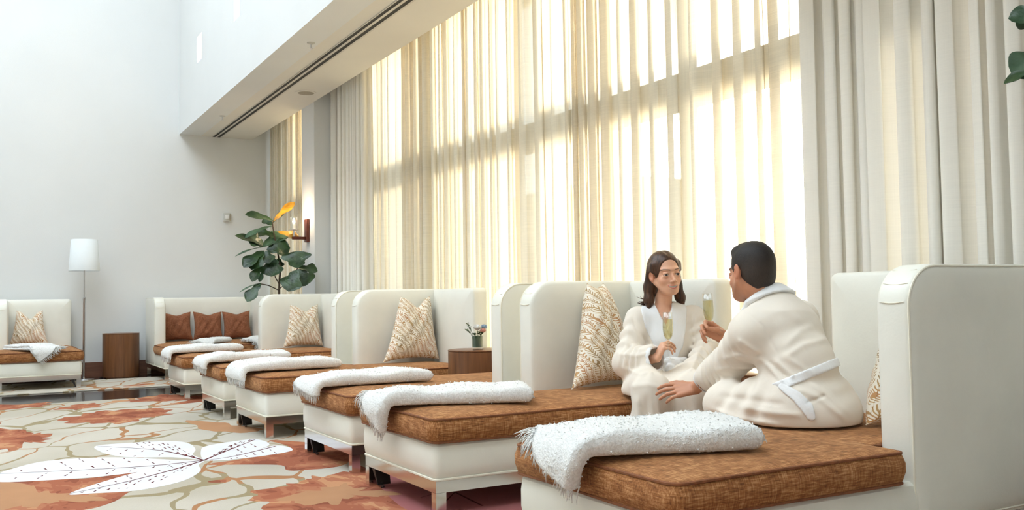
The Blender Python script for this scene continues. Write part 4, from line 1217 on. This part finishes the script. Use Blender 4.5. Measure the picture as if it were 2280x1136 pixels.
def build_head(vol, C, R, s=1.0, male=False, smile=False):
    zc = lambda z: z * 0.88 if z < 0 else z
    P = lambda x, y, z: C + R @ (np.array([x, y, zc(z)]) * s)
    E = lambda c, r, k=0.01, sub=False: vol.ell(P(*c), np.array(r) * s * np.array([1, 1, 0.92 if c[2] < -0.02 else 1]), R, k * s, sub)
    jw = 1.10 if male else 1.0
    E((-0.014, 0, 0.034), (0.094, 0.074, 0.088))
    E((0.030, 0, -0.040), (0.062, 0.057 * jw, 0.078), 0.02)
    E((0.052, 0, -0.086), (0.034, 0.036 * jw, 0.030), 0.025)
    E((0.070, 0, -0.103), (0.017, 0.020 * jw, 0.014), 0.018)
    for y in (-1, 1):
        vol.cone(P(-0.002, y * 0.058 * jw, -0.040), P(0.056, y * 0.024 * jw, -0.098), (0.018 if male else 0.015) * s, (0.014 if male else 0.011) * s, 0.022 * s)
        E((0.054, y * 0.037, -0.034), (0.024, 0.022, 0.022) if not male else (0.02, 0.02, 0.02), 0.018)          # cheek
        E((0.096, y * 0.033, 0.000), (0.013, 0.017, 0.011), 0.010, True)      # eye socket
    E((0.070, 0, 0.026), (0.022, 0.050, 0.013), 0.020)                        # brow
    vol.cone(P(0.084, 0, 0.006), P(0.106, 0, -0.034), (0.0075 if male else 0.0060) * s, (0.0100 if male else 0.0085) * s, 0.012 * s)
    E((0.106, 0, -0.037), (0.009, 0.009, 0.0075), 0.006)
    for y in (-1, 1): E((0.097, y * 0.0125, -0.041), (0.009, 0.0075, 0.0065), 0.006)
    mz = 0.003 if smile else 0.0
    mw = 0.029 if smile else 0.024
    E((0.083, 0, -0.064), (0.012, mw, 0.007), 0.006)
    E((0.081, 0, -0.081), (0.012, mw * 0.82, 0.0075), 0.006)
    E((0.092, 0, -0.0725), (0.012, mw * 0.8, 0.0022), 0.003, True)
    for y in (-1, 1):
        E((0.0765, y * 0.033, 0.000), (0.0128, 0.0135, 0.0118), 0.002)        # eyeball
        E((0.077, y * 0.033, 0.0095), (0.0130, 0.0155, 0.0045), 0.006)       # upper lid
        E((0.0735, y * 0.033, -0.0100), (0.0120, 0.0150, 0.0045), 0.010)
        E((-0.006, y * 0.076, -0.006), (0.019, 0.008, 0.031), 0.006)          # ear
        E((-0.002, y * 0.085, -0.002), (0.010, 0.006, 0.018), 0.005, True)
        E((-0.010, y * 0.083, 0.002), (0.016, 0.005, 0.029), 0.004)
        E((0.001, y * 0.085, -0.004), (0.010, 0.006, 0.016), 0.004, True)
def face_colors(C, R, s, skin, lip, brow, male=False, smile=False, gaze=0.0):
    skin = np.array(skin[:3]); lip = np.array(lip[:3]); brow = np.array(brow[:3])
    def fn(V):
        q = (V - C) @ R / s; x, y, z = q[:, 0], q[:, 1], q[:, 2]; z = np.where(z < 0, z / 0.88, z); ay = np.abs(y)
        col = np.tile(skin, (len(V), 1))
        def blend(m_, c): 
            m_ = np.clip(m_, 0, 1)[:, None]; col[:] = col * (1 - m_) + np.array(c) * m_
        front = x > 0.045
        inh = (z < 0.14) & (z > -0.15) & (x > -0.03) & (ay < 0.1)
        blend(inh * 0.26 * np.exp(-((ay - 0.045) / 0.020) ** 2 - ((z + 0.033) / 0.022) ** 2) * front, skin * np.array([1.04, 0.66, 0.60]))    # blush
        blend(inh * 0.4 * (ay > 0.072) * (np.abs(z) < 0.04), skin * np.array([1.0, 0.62, 0.55]))
        if male:
            st = inh * np.clip((x + 0.005) / 0.03, 0, 1) * np.clip((-z - 0.02) / 0.04, 0, 1)
            blend(0.42 * st, skin * np.array([0.42, 0.42, 0.46]))
        bz = 0.024 + 0.006 * np.clip((ay - 0.012) / 0.03, 0, 1) - 0.010 * np.clip((ay - 0.045) / 0.02, 0, 1)
        blend(front * (ay > 0.012) * (ay < 0.058) * np.exp(-((z - bz) / (0.0045 if male else 0.0032)) ** 2) * 0.85, brow)
        # eyes
        ex = np.sqrt((ay - 0.033) ** 2 + ((z + 0.0005) / (0.50 - 0.10 * np.clip((ay - 0.033) / 0.012, -1, 1))) ** 2)
        eye = (x > 0.078) & (ex < 0.0125)
        blend(eye * 0.9, (0.55, 0.48, 0.44))
        g = np.where(y > 0, gaze, gaze)
        ir = np.sqrt((y - np.sign(y) * 0.033 - g) ** 2 + z ** 2)
        blend(eye * np.clip((0.0072 - ir) / 0.001, 0, 1), (0.030, 0.016, 0.010))
        lid = (x > 0.066) * np.exp(-((ex - 0.0135) / 0.0016) ** 2) * (z > -0.001)
        blend(lid * 0.85, (0.04, 0.022, 0.015))
        # mouth
        mw = 0.030 if smile else 0.025
        up = (0.0100 * (ay / mw) ** 2 if smile else 0)
        zm = z - up
        lips = (x > 0.062) & (ay < mw) & (zm > -0.0850 + 0.010 * (ay / mw) ** 2) & (zm < -0.0620 - 0.009 * (ay / mw) ** 2)
        blend(lips * 0.75, lip)
        if smile:
            te = (x > 0.060) & (ay < mw * 0.82) & (np.abs(zm + 0.0725) < 0.0050 * np.sqrt(np.clip(1 - (ay / (mw * 0.82)) ** 2, 0, 1)))
            blend(te * 1.0, (0.86, 0.82, 0.76))
        else:
            blend(((x > 0.07) & (ay < mw) & (np.abs(zm + 0.0725) < 0.002)) * 0.7, lip * 0.4)
        return col
    return fn
def skin_mat(name):
    m, nt, b = nmat(name)
    at = nt.nodes.new('ShaderNodeAttribute'); at.attribute_name = 'tint'
    n = noise(nt, coords(nt), 60, 3)
    c = mixc(nt, 0.10, at.outputs['Color'], ramp(nt, n, [(0.3, (0.35, 0.3, 0.28, 1)), (0.7, (0.75, 0.7, 0.66, 1))]), 'SOFT_LIGHT')
    nt.links.new(c, b.inputs['Base Color'])
    b.inputs['Roughness'].default_value = 0.45
    b.inputs['Subsurface Weight'].default_value = 0.12
    b.inputs['Subsurface Radius'].default_value = (0.012, 0.005, 0.003)
    b.inputs['Subsurface Scale'].default_value = 0.6
    return m
M_skin = skin_mat('skin')
def cloth(name, col, scale=26):
    m, nt, b = nmat(name)
    v = coords(nt)
    n = noise(nt, v, 6, 3); f = noise(nt, v, 700, 2); w = noise(nt, coords(nt, 'Object', (1, 1, 0.45)), scale, 3, 0.55, 0.6)
    nt.links.new(ramp(nt, n, [(0.3, tuple(c * 0.95 for c in col[:3]) + (1,)), (0.7, col)]), b.inputs['Base Color'])
    b.inputs['Roughness'].default_value = 0.85; b.inputs['Sheen Weight'].default_value = 0.15; b.inputs['Specular IOR Level'].default_value = 0.2
    bump(nt, b, math_n(nt, 'ADD', math_n(nt, 'MULTIPLY', w, 1.0), math_n(nt, 'MULTIPLY', f, 0.06)), 0.16, 0.02)
    return m
M_robe = cloth('beige_robe', srgb(238, 228, 214), 12)
M_robew = cloth('white_terry', srgb(244, 244, 244), 60)
def hair_mat(name, c0, c1, sc_=(90, 90, 6)):
    m, nt, b = nmat(name)
    n = noise(nt, coords(nt, 'Object', sc_), 1.0, 4, 0.6, 0.3)
    nt.links.new(ramp(nt, n, [(0.35, c0), (0.7, c1)]), b.inputs['Base Color'])
    b.inputs['Roughness'].default_value = 0.38; b.inputs['Specular IOR Level'].default_value = 0.4
    bump(nt, b, n, 0.4, 0.004)
    return m
M_hairw = hair_mat('brown_hair', srgb(44, 28, 20), srgb(96, 64, 44))
M_hairm = hair_mat('dark_short_hair', srgb(16, 12, 10), srgb(48, 36, 28), (260, 260, 120))
_nt = M_hairm.node_tree; _a = _nt.nodes.new('ShaderNodeAttribute'); _a.attribute_name = 'tint'
_b = _nt.nodes['Principled BSDF']
_old = _b.inputs['Base Color'].links[0].from_socket
_nt.links.new(mixc(_nt, 0.35, _a.outputs['Color'], _old), _b.inputs['Base Color']); _b.inputs['Roughness'].default_value = 0.6
def at(u, v, x): return on_plane(u, v, 0, x)

# ------------------------------------------------------------------ the woman
def woman():
    O = np.array([3.88, -3.12, 0.44])
    e = empty('person', tuple(O)); tag(e, 'smiling woman with shoulder-length brown hair in beige robe, holding a glass on the chaise edge', 'person')
    az = math.radians(166); R = head_axes(az, math.radians(-1), math.radians(4)); hs = 1.0
    C = at(1481, 612, 3.86)
    neck = at(1476, 690, 3.90); chest = at(1483, 755, 3.90); waist = at(1478, 830, 3.93); hip = np.array([3.93, -3.16, 0.515])
    fa = math.radians(155); Fv = np.array([math.cos(fa), math.sin(fa), 0]); Rv = np.array([Fv[1], -Fv[0], 0])   # Rv: her right
    shc = at(1482, 712, 3.90)
    shR = shc + Rv * 0.150 + np.array([0, 0, 0.004]); shL = shc - Rv * 0.150 + np.array([0, 0, 0.006])
    elR = at(1396, 808, 3.90); wrR = at(1462, 798, 3.70)
    elL = at(1572, 776, 3.76); wrL = at(1536, 846, 3.60)
    knR = np.array([3.48, -2.75, 0.50]); knL = np.array([3.44, -2.97, 0.50])
    anR = np.array([3.50, -2.74, 0.10]); anL = np.array([3.47, -2.94, 0.10])
    hpR = hip + Rv * 0.09; hpL = hip - Rv * 0.09
    def seat(v):      # she sits on the cushion and her skirt falls in front of it
        v.D = np.maximum(v.D, np.minimum(-v.half((0, 0, 0.458), (0, 0, 1)) * 1.0, -v.half((3.690, 0, 0), (-1, 0, 0))))
        v.D = np.maximum(v.D, -v.half((0, -3.372, 0), (0, 1, 0)))
    # body (skin)
    b = Vol((3.30, -3.52, 0.0), (4.14, -2.62, 1.26), 0.0037, (C - np.array([0.115, 0.105, 0.125]), C + np.array([0.07, 0.09, 0.06]), 0.0017))
    b.cone(hip, waist, 0.12, 0.105, 0.04, flat=(Fv, 0.8)); b.cone(waist, chest, 0.105, 0.115, 0.04, flat=(Fv, 0.75)); b.cone(chest, shc, 0.115, 0.08, 0.05, flat=(Fv, 0.75))
    b.cone(shR, shL, 0.047, 0.047, 0.04); b.cone(shc + np.array([0, 0, 0.0]), neck, 0.065, 0.047, 0.03); b.cone(neck, C + R @ np.array([-0.022, 0, -0.06]), 0.046, 0.044, 0.012)
    for sh, el, wr_ in ((shR, elR, wrR), (shL, elL, wrL)):
        b.cone(sh, el, 0.043, 0.035, 0.015); b.cone(el, wr_, 0.036, 0.0215, 0.012)
    for hp, kn_, an in ((hpR, knR, anR), (hpL, knL, anL)):
        b.cone(hp, kn_, 0.070, 0.05, 0.02); b.cone(kn_, an, 0.05, 0.032, 0.012); b.cone(an, an + np.array([-0.16, 0.06, -0.07]), 0.033, 0.022, 0.02)
    build_head(b, C, R, hs, False, True)
    # right hand round the stem, left hand in the lap
    up = np.array([0, 0, 1.0])
    hand(b, wrR, CR * 0.42 + up * 0.85 - CF * 0.2, CR * 0.9 + CF * 0.25 - up * 0.3, True, [(0.85, 0.85, 0.5), (1.0, 0.8, 0.5), (1.1, 0.8, 0.5), (1.15, 0.8, 0.5)], 0.86, ((0.55, 0.7, 0.5), (0.0, 0.75, 0.8), (-0.1, 0.6, 0.9)), 0.9)
    hand(b, wrL, -CR * 0.8 - CF * 0.5 - up * 0.1, -up, False, [(0.25, 0.35, 0.25)] * 4, 0.86)
    seat(b); body = b.obj('body', M_skin, e, O, 1, face_colors(C, R, hs, srgb(224, 172, 142), srgb(196, 96, 88), srgb(70, 44, 30), False, True, -0.001))
    del b
    # robe
    r = Vol((3.22, -3.58, 0.04), (4.20, -2.56, 1.02), 0.005)
    r.cone(hip, waist, 0.150, 0.125, 0.05, flat=(Fv, 0.85)); r.cone(waist, chest, 0.125, 0.140, 0.05, flat=(Fv, 0.78)); r.cone(chest, shc, 0.140, 0.095, 0.05, flat=(Fv, 0.78))
    r.cone(shR, shL, 0.062, 0.062, 0.05); r.cone(shc, neck + np.array([0, 0, -0.02]), 0.085, 0.064, 0.03)
    r.cone(shR, elR, 0.066, 0.072, 0.03, wr=(0.007, 3.5, 1)); r.cone(elR, elR + (wrR - elR) * 0.80, 0.076, 0.070, 0.025, wr=(0.007, 4, 2))
    r.cone(shL, elL, 0.066, 0.066, 0.03, wr=(0.006, 3.5, 1)); r.cone(elL, elL + (wrL - elL) * 0.85, 0.066, 0.056, 0.02, wr=(0.007, 4, 2))
    r.cone(hpR, knR, 0.098, 0.080, 0.04, wr=(0.004, 3, 2)); r.cone(hpL, knL, 0.098, 0.080, 0.04, wr=(0.004, 3, 2))
    for kn_, an in ((knR, anR), (knL, anL)): r.cone(kn_, an + np.array([0, 0, 0.08]), 0.086, 0.105, 0.06, wr=(0.010, 1.0, 5))
    r.ell((hip + knR) / 2 + np.array([0.02, -0.06, -0.03]), (0.22, 0.2, 0.075), None, 0.05)
    # V neck and sleeve openings
    for vx in np.linspace(3.72, 3.90, 12): r.cone(at(1475, 660, vx), at(1480, 722, vx), 0.064, 0.010, 0.004, True)
    r.cone(neck + np.array([0, 0, 0.0]), neck + np.array([0, 0, 0.10]), 0.052, 0.08, 0.005, True)
    r.cone(elR + (wrR - elR) * 0.84, wrR + (wrR - elR) * 0.4, 0.058, 0.066, 0.004, True)
    r.creases([([(1372, 788), (1415, 792), (1455, 784)], 0.007, 5), ([(1382, 818), (1425, 832), (1455, 826)], 0.006, 5), ([(1392, 762), (1425, 778), (1458, 768)], 0.006, 5),
               ([(1408, 700), (1414, 728), (1432, 762)], -0.006, 3), ([(1425, 722), (1452, 768), (1466, 792)], 0.006, 5), ([(1540, 700), (1548, 758), (1530, 812)], -0.006, 4),
               ([(1562, 720), (1566, 762), (1545, 802)], 0.006, 5), ([(1398, 862), (1440, 856), (1505, 872)], 0.006, 6), ([(1418, 880), (1424, 930), (1424, 980)], 0.008, 6),
               ([(1462, 880), (1470, 930), (1470, 980)], 0.008, 6), ([(1440, 880), (1446, 960)], -0.007, 6), ([(1535, 770), (1555, 790), (1535, 830)], 0.006, 5), ([(1400, 730), (1392, 790)], 0.005, 5)])
    seat(r); robe = r.obj('robe', M_robe, e, O, 2)
    # shawl collar, belt and cuffs follow the robe surface
    c = r.like()
    rm = unit(ray(1482, 730))
    for k_ in range(-2, 16):
        off = -rm * (k_ * 0.014)
        for pts, rs in (([(1446, 668), (1446, 690), (1459, 725), (1476, 765), (1486, 790)], [0.036, 0.044, 0.052, 0.046, 0.030]),
                        ([(1508, 666), (1512, 690), (1507, 725), (1502, 765), (1496, 790)], [0.034, 0.040, 0.048, 0.044, 0.030])):
            c.chain([at(u, v, 3.90) + off for u, v in pts], rs, 0.0)
    c.D = np.maximum(r.D - 0.007, c.D)
    c.obj('shawl_collar', M_robew, robe, O, 2)
    c = r.like()
    wb = waist + np.array([0, 0, -0.005])
    kn0 = at(1502, 806, 3.775)
    c.ell(kn0, (0.030, 0.036, 0.024), None, 0.01)
    c.chain([at(1478, 806, 3.80), at(1490, 804, 3.77), kn0, at(1525, 800, 3.78)], [0.016, 0.020, 0.020, 0.014], 0.012)
    c.chain([kn0, at(1492, 822, 3.745), at(1502, 846, 3.70), at(1516, 858, 3.68)], [0.018, 0.027, 0.025, 0.014], 0.01, flat=(-CF, 0.5))
    c.chain([kn0, at(1516, 818, 3.75), at(1530, 838, 3.72)], [0.016, 0.021, 0.012], 0.01, flat=(-CF, 0.5))
    c.obj('belt', M_robew, robe, O, 2)
    c = r.like(); cu = elR + (wrR - elR) * 0.80
    c.ell(cu, (0.075, 0.075, 0.075)); dv = unit(wrR - elR)
    c.D = np.maximum(np.maximum(r.D - 0.004, c.D), np.abs(c.half(cu + dv * 0.035, dv)) - 0.010)
    c.obj('cuff', M_robew, robe, O, 1)
    # hair: parted in the middle, tucked behind the ear, ending on the shoulders
    h = Vol(C - 0.22, C + np.array([0.20, 0.20, 0.17]), 0.003)
    P = lambda x, y, z: C + R @ (np.array([x, y, z]) * hs)
    h.ell(P(-0.020, 0, 0.038), np.array((0.101, 0.084, 0.094)) * hs, R, 0.01)
    h.ell(P(-0.055, 0, -0.03), np.array((0.062, 0.080, 0.10)) * hs, R, 0.03)
    for sg in (1, -1):
        h.chain([P(-0.018, sg * 0.070, 0.03), P(-0.040, sg * 0.082, -0.06), P(-0.030, sg * 0.092, -0.13), P(-0.020, sg * 0.100, -0.172)], [0.026, 0.027, 0.026, 0.009], 0.02)
        h.chain([P(0.015, sg * 0.070, 0.055), P(0.012, sg * 0.078, 0.02)], [0.018, 0.010], 0.02)
    h.chain([P(-0.06, 0, -0.08), P(-0.055, 0, -0.15)], [0.06, 0.03], 0.02)
    h.ell(P(0.080, 0, -0.030), np.array((0.074, 0.069, 0.098)) * hs, R, 0.008, True)
    h.ell(P(0.096, 0, 0.034), np.array((0.056, 0.066, 0.050)) * hs, R, 0.010, True)
    for sg in (1, -1): h.ell(P(0.004, sg * 0.088, -0.014), np.array((0.022, 0.026, 0.034)) * hs, R, 0.006, True)
    h.cone(P(0.10, 0, 0.100), P(-0.05, 0, 0.142), 0.006, 0.006, 0.012, True)
    h.obj('hair', M_hairw, e, O, 1)
    fl_ = MB(); rn = np.random.RandomState(2)
    for k in range(14):      # flicked strands at the back of the hair
        b0 = P(-0.045, -0.100, -0.13 + rn.uniform(-0.02, 0.02)); d = unit(-CR + np.array([0, 0, rn.uniform(-0.25, 0.45)]) + rn.normal(0, 0.15, 3)); L = rn.uniform(0.03, 0.055)
        fl_.tube([b0 - O, b0 + d * L * 0.5 + np.array([0, 0, -0.006]) - O, b0 + d * L - O], [0.0032, 0.0022, 0.0005], False, 4)
    fl_.build('hair_flick', M_hairw, e, sharp=None)
    return wrR
wr_w = woman()

# ------------------------------------------------------------------ the man
def man():
    O = np.array([2.56, -2.96, 0.44])
    e = empty('person', tuple(O)); tag(e, 'dark-haired man in beige robe seen from behind, sitting cross-legged and raising a glass', 'person')
    az = math.radians(-3); R = head_axes(az, math.radians(-8), math.radians(4)); hs = 1.0
    C = at(1672, 609, 2.78)
    up = np.array([0, 0, 1.0])
    neck = at(1706, 668, 2.74); hip = at(1796, 905, 2.57); waist = at(1776, 815, 2.59); chest = at(1742, 740, 2.67)
    fa = math.radians(2); Fv = np.array([math.cos(fa), math.sin(fa), 0]); Lv = np.array([-Fv[1], Fv[0], 0])
    shc = at(1725, 702, 2.72)
    shL = at(1676, 738, 2.70); shR = shc - Lv * 0.165 + np.array([0.02, 0, -0.02])
    elL = at(1628, 805, 2.90); wrL = at(1549, 864, 3.14)
    wrR = at(1612, 752, 3.06); elR = np.array([2.98, -3.06, 0.66])
    knL = at(1618, 902, 2.86); ftL = np.array([2.98, -2.86, 0.50]); knR = np.array([3.02, -3.16, 0.52]); ftR = np.array([2.84, -2.72, 0.49])
    hpL = hip + Lv * 0.09; hpR = hip - Lv * 0.09
    b = Vol((2.34, -3.36, 0.40), (3.40, -2.38, 1.20), 0.0036, (C - np.array([0.06, 0.09, 0.12]), C + np.array([0.12, 0.10, 0.05]), 0.002))
    b.cone(hip, waist, 0.13, 0.12, 0.04); b.cone(waist, chest, 0.12, 0.14, 0.05, flat=(Fv, 0.8)); b.cone(chest, shc, 0.14, 0.10, 0.05, flat=(Fv, 0.8)); b.cone(shL, shR, 0.055, 0.055, 0.04)
    b.cone(shc, neck, 0.07, 0.058, 0.03); b.cone(neck, C + R @ np.array([-0.03, 0, -0.05]), 0.060, 0.056, 0.015)
    for sh, el, wr_ in ((shL, elL, wrL), (shR, elR, wrR)):
        b.cone(sh, el, 0.052, 0.042, 0.02); b.cone(el, wr_, 0.043, 0.027, 0.012)
    for hp, kn_, ft in ((hpL, knL, ftL), (hpR, knR, ftR)):
        b.cone(hp, kn_, 0.085, 0.056, 0.03); b.cone(kn_, ft, 0.054, 0.036, 0.015); b.cone(ft, ft + unit(ft - kn_) * 0.12, 0.034, 0.026, 0.02)
    build_head(b, C, R, hs, True, True)
    hand(b, wrL, -CR * 0.96 - up * 0.12 + CF * 0.15, -up * 0.75 + CF * 0.7, False, [(0.10, 0.35, 0.25), (0.12, 0.38, 0.25), (0.16, 0.40, 0.25), (0.22, 0.40, 0.25)], 0.98, ((0.7, 0.8, 0.2), (0.35, 0.9, 0.15), (0.2, 0.95, 0.2)), 1.1)
    hand(b, wrR, -CR * 0.85 + up * 0.52 - CF * 0.1, -CF * 0.85 - CR * 0.55 - up * 0.3, True, [(0.55, 0.95, 0.6), (0.75, 0.95, 0.6), (0.95, 0.95, 0.6), (1.1, 0.9, 0.6)], 0.98, ((0.3, 0.8, 0.55), (-0.05, 0.9, 0.5), (-0.1, 0.9, 0.4)), 0.95)
    b.D = np.maximum(b.D, -b.half((0, 0, 0.466), (0, 0, 1)))
    b.obj('body', M_skin, e, O, 1, face_colors(C, R, hs, srgb(198, 140, 108), srgb(170, 92, 82), srgb(28, 20, 16), True, True))
    del b
    r = Vol((2.28, -3.44, 0.40), (3.22, -2.34, 1.04), 0.005)
    r.cone(hip, waist, 0.160, 0.138, 0.05, wr=(0.007, 2, 2)); r.cone(waist, chest, 0.138, 0.152, 0.05, flat=(Fv, 0.85), wr=(0.004, 2, 2)); r.cone(chest, shc, 0.152, 0.105, 0.05, flat=(Fv, 0.85))
    r.cone(shL, shR, 0.078, 0.075, 0.06); r.cone(shc, neck, 0.10, 0.068, 0.035)
    r.cone(shL, elL, 0.084, 0.074, 0.04, wr=(0.007, 3.5, 1)); r.cone(elL, elL + (wrL - elL) * 0.58, 0.074, 0.066, 0.025, wr=(0.008, 4, 2))
    r.cone(shR, elR, 0.075, 0.07, 0.03); r.cone(elR, elR + (wrR - elR) * 0.5, 0.07, 0.062, 0.02)
    r.cone(hpL, knL, 0.135, 0.084, 0.05, wr=(0.008, 3, 2)); r.cone(hpR, knR, 0.13, 0.085, 0.05)
    r.cone(knL, ftL, 0.088, 0.070, 0.04); r.cone(knR, ftR + np.array([0.04, -0.1, 0]), 0.085, 0.07, 0.04)
    r.ell(hip + np.array([-0.02, 0.0, -0.03]), (0.18, 0.20, 0.125), None, 0.05)
    r.cone(at(1640, 935, 2.74), at(1838, 945, 2.47), 0.045, 0.05, 0.05)
    r.cone(elL + (wrL - elL) * 0.62, wrL + (wrL - elL) * 0.3, 0.052, 0.060, 0.004, True)
    r.cone(neck + R @ np.array([0.01, 0, 0.01]), C + R @ np.array([0.0, 0, -0.05]), 0.063, 0.085, 0.006, True)
    r.D = np.maximum(r.D, -r.half((0, 0, 0.458), (0, 0, 1)))
    r.creases([([(1664, 696), (1700, 728), (1732, 790)], -0.004, 2.5), ([(1738, 800), (1790, 768), (1850, 752)], 0.006, 7), ([(1740, 780), (1785, 735), (1815, 725)], 0.005, 8),
               ([(1640, 756), (1690, 788)], 0.007, 6), ([(1608, 800), (1650, 792), (1705, 806)], 0.007, 6), ([(1590, 826), (1640, 818), (1690, 822)], 0.006, 5), ([(1625, 778), (1690, 800)], -0.005, 5),
               ([(1700, 806), (1745, 852)], 0.008, 5), ([(1722, 800), (1770, 842)], 0.008, 5), ([(1748, 795), (1800, 828)], 0.006, 5), ([(1711, 803), (1757, 847)], -0.007, 4),
               ([(1770, 862), (1830, 890), (1888, 938)], 0.009, 7), ([(1800, 850), (1850, 885), (1892, 925)], 0.008, 7), ([(1795, 898), (1840, 880)], -0.007, 3),
               ([(1580, 908), (1640, 932), (1740, 948)], 0.008, 6), ([(1600, 882), (1680, 892), (1752, 902)], -0.006, 7), ([(1640, 905), (1720, 920), (1790, 925)], 0.007, 7), ([(1690, 690), (1740, 690), (1790, 720)], 0.004, 8)])
    robe = r.obj('robe', M_robe, e, O, 2)
    c = r.like()
    nk = neck + np.array([0, 0, -0.005])
    ring = [nk + R @ np.array([math.cos(a) * 0.075 - 0.015, math.sin(a) * 0.082, 0.020 - 0.035 * math.cos(a)]) for a in np.linspace(math.radians(55), math.radians(305), 10)]
    c.chain(ring, [0.030] * 10, 0.012)
    c.chain([ring[0], ring[0] + np.array([0.06, 0.02, -0.13])], [0.030, 0.03], 0.01)
    c.D = np.maximum(r.D - 0.014, c.D)
    c.obj('shawl_collar', M_robew, robe, O, 2)
    # belt round the waist and its hanging end
    c = r.like()
    p1, p2 = at(1738, 858, 2.45), at(1866, 806, 2.45)
    axd = unit(p2 - p1); nn = unit(np.cross(axd, ray(1800, 830)))
    c.D = np.maximum(r.D - 0.008, np.abs(c.half((p1 + p2) / 2, nn)) - 0.017)
    c.D = np.maximum(c.D, -c.half(p1 + axd * 0.066, axd))
    c.obj('belt', M_robew, robe, O, 1)
    c = r.like()
    c.chain([at(1740, 862, 2.42), at(1775, 885, 2.40), at(1800, 915, 2.40), at(1808, 930, 2.40)], [0.020, 0.026, 0.026, 0.020], 0.01)
    ray_m = unit(ray(1780, 890))
    # lay the tail on the robe: thin shell in front of the robe surface
    big = r.like(); big.chain([at(1738, 858, 2.45), at(1778, 885, 2.45), at(1800, 912, 2.45), at(1812, 934, 2.45)], [0.17] * 4, 0.0)
    tail = r.like(); 
    for k_ in range(-14, 15):
        off = ray_m * (k_ * 0.012)
        tail.chain([at(1740, 860, 2.45) + off, at(1775, 884, 2.45) + off, at(1797, 908, 2.45) + off, at(1806, 928, 2.45) + off], [0.014, 0.020, 0.023, 0.016], 0.0)
    tail.D = np.maximum(np.maximum(r.D - 0.009, -(r.D + 0.01)), tail.D)
    tail.D = np.maximum(tail.D, tail.half((2.62, -2.80, 0.5), CF))
    tail.obj('belt_end', M_robew, robe, O, 1, largest=True)
    c = r.like(); cu = elL + (wrL - elL) * 0.58; dv = unit(wrL - elL)
    c.ell(cu, (0.085, 0.085, 0.085)); c.D = np.maximum(np.maximum(r.D - 0.004, c.D), np.abs(c.half(cu + dv * 0.045, dv)) - 0.009)
    c.obj('cuff', M_robew, robe, O, 1)
    h = Vol(C - 0.17, C + 0.17, 0.003)
    P = lambda x, y, z: C + R @ (np.array([x, y, z]) * hs)
    h.ell(P(-0.018, 0, 0.040), np.array((0.100, 0.0795, 0.091)) * hs, R, 0.01)
    h.ell(P(-0.045, 0, -0.01), np.array((0.064, 0.071, 0.082)) * hs, R, 0.02)
    h.ell(P(0.030, 0, 0.096), np.array((0.055, 0.055, 0.030)) * hs, R, 0.02)
    h.ell(P(0.095, 0, -0.020), np.array((0.075, 0.10, 0.085)) * hs, R, 0.008, True)
    h.ell(P(0.020, 0, -0.095), np.array((0.085, 0.12, 0.080)) * hs, R, 0.012, True)
    for sg in (1, -1): h.ell(P(-0.004, sg * 0.088, -0.012), np.array((0.024, 0.020, 0.036)) * hs, R, 0.006, True)
    h.cone(P(-0.02, 0, -0.16), P(-0.09, 0, -0.125), 0.06, 0.055, 0.01, True)
    def tint(V):
        q = (V - C) @ R / hs
        t = np.clip((q[:, 2] - 0.0) / 0.07, 0, 1)[:, None]
        return np.array(srgb(62, 50, 42)[:3]) * (1 - t) + np.array(srgb(20, 15, 12)[:3]) * t
    h.obj('hair', M_hairm, e, O, 1, tint)
    return wrR
wr_m = man()

# ------------------------------------------------------------------ champagne glasses
def flute(base, h, label, tilt=(0, 0)):
    e = empty('champagne_flute', tuple(base)); e.rotation_euler = (tilt[0], tilt[1], 0)
    tag(e, label, 'glass', 'champagne flutes')
    k = h / 0.225
    prof = [(0.031, 0.0), (0.031, 0.0015), (0.012, 0.005), (0.0042, 0.012), (0.0036, 0.05), (0.0045, 0.085), (0.012, 0.093), (0.021, 0.110), (0.0255, 0.140), (0.0255, 0.170), (0.0225, 0.225), (0.0215, 0.225),
            (0.0243, 0.170), (0.0243, 0.140), (0.0198, 0.111), (0.010, 0.096), (0.0006, 0.0925)]
    MB().lathe([(r * k, z * k) for r, z in prof], 32).build('glass_body', M_glass, e, sharp=None)
    wp = [(0.002, 0.0935), (0.0095, 0.0975), (0.0190, 0.112), (0.0236, 0.140), (0.0236, 0.170), (0.0225, 0.192), (0.001, 0.192)]
    MB().lathe([(r * k, z * k) for r, z in wp], 32).build('sparkling_wine', M_wine, e, sharp=60)
    return e
gw = at(1491, 804, 3.655) - CR * 0.010 - CF * 0.030 + np.array([0, 0, 0.012]); gm = at(1581, 762, 3.12)
flute(gw, 0.235, "champagne flute held low in the woman's hand")
flute(gm, 0.215, 'champagne flute raised in the man\'s hand', (0.0, 0.04))
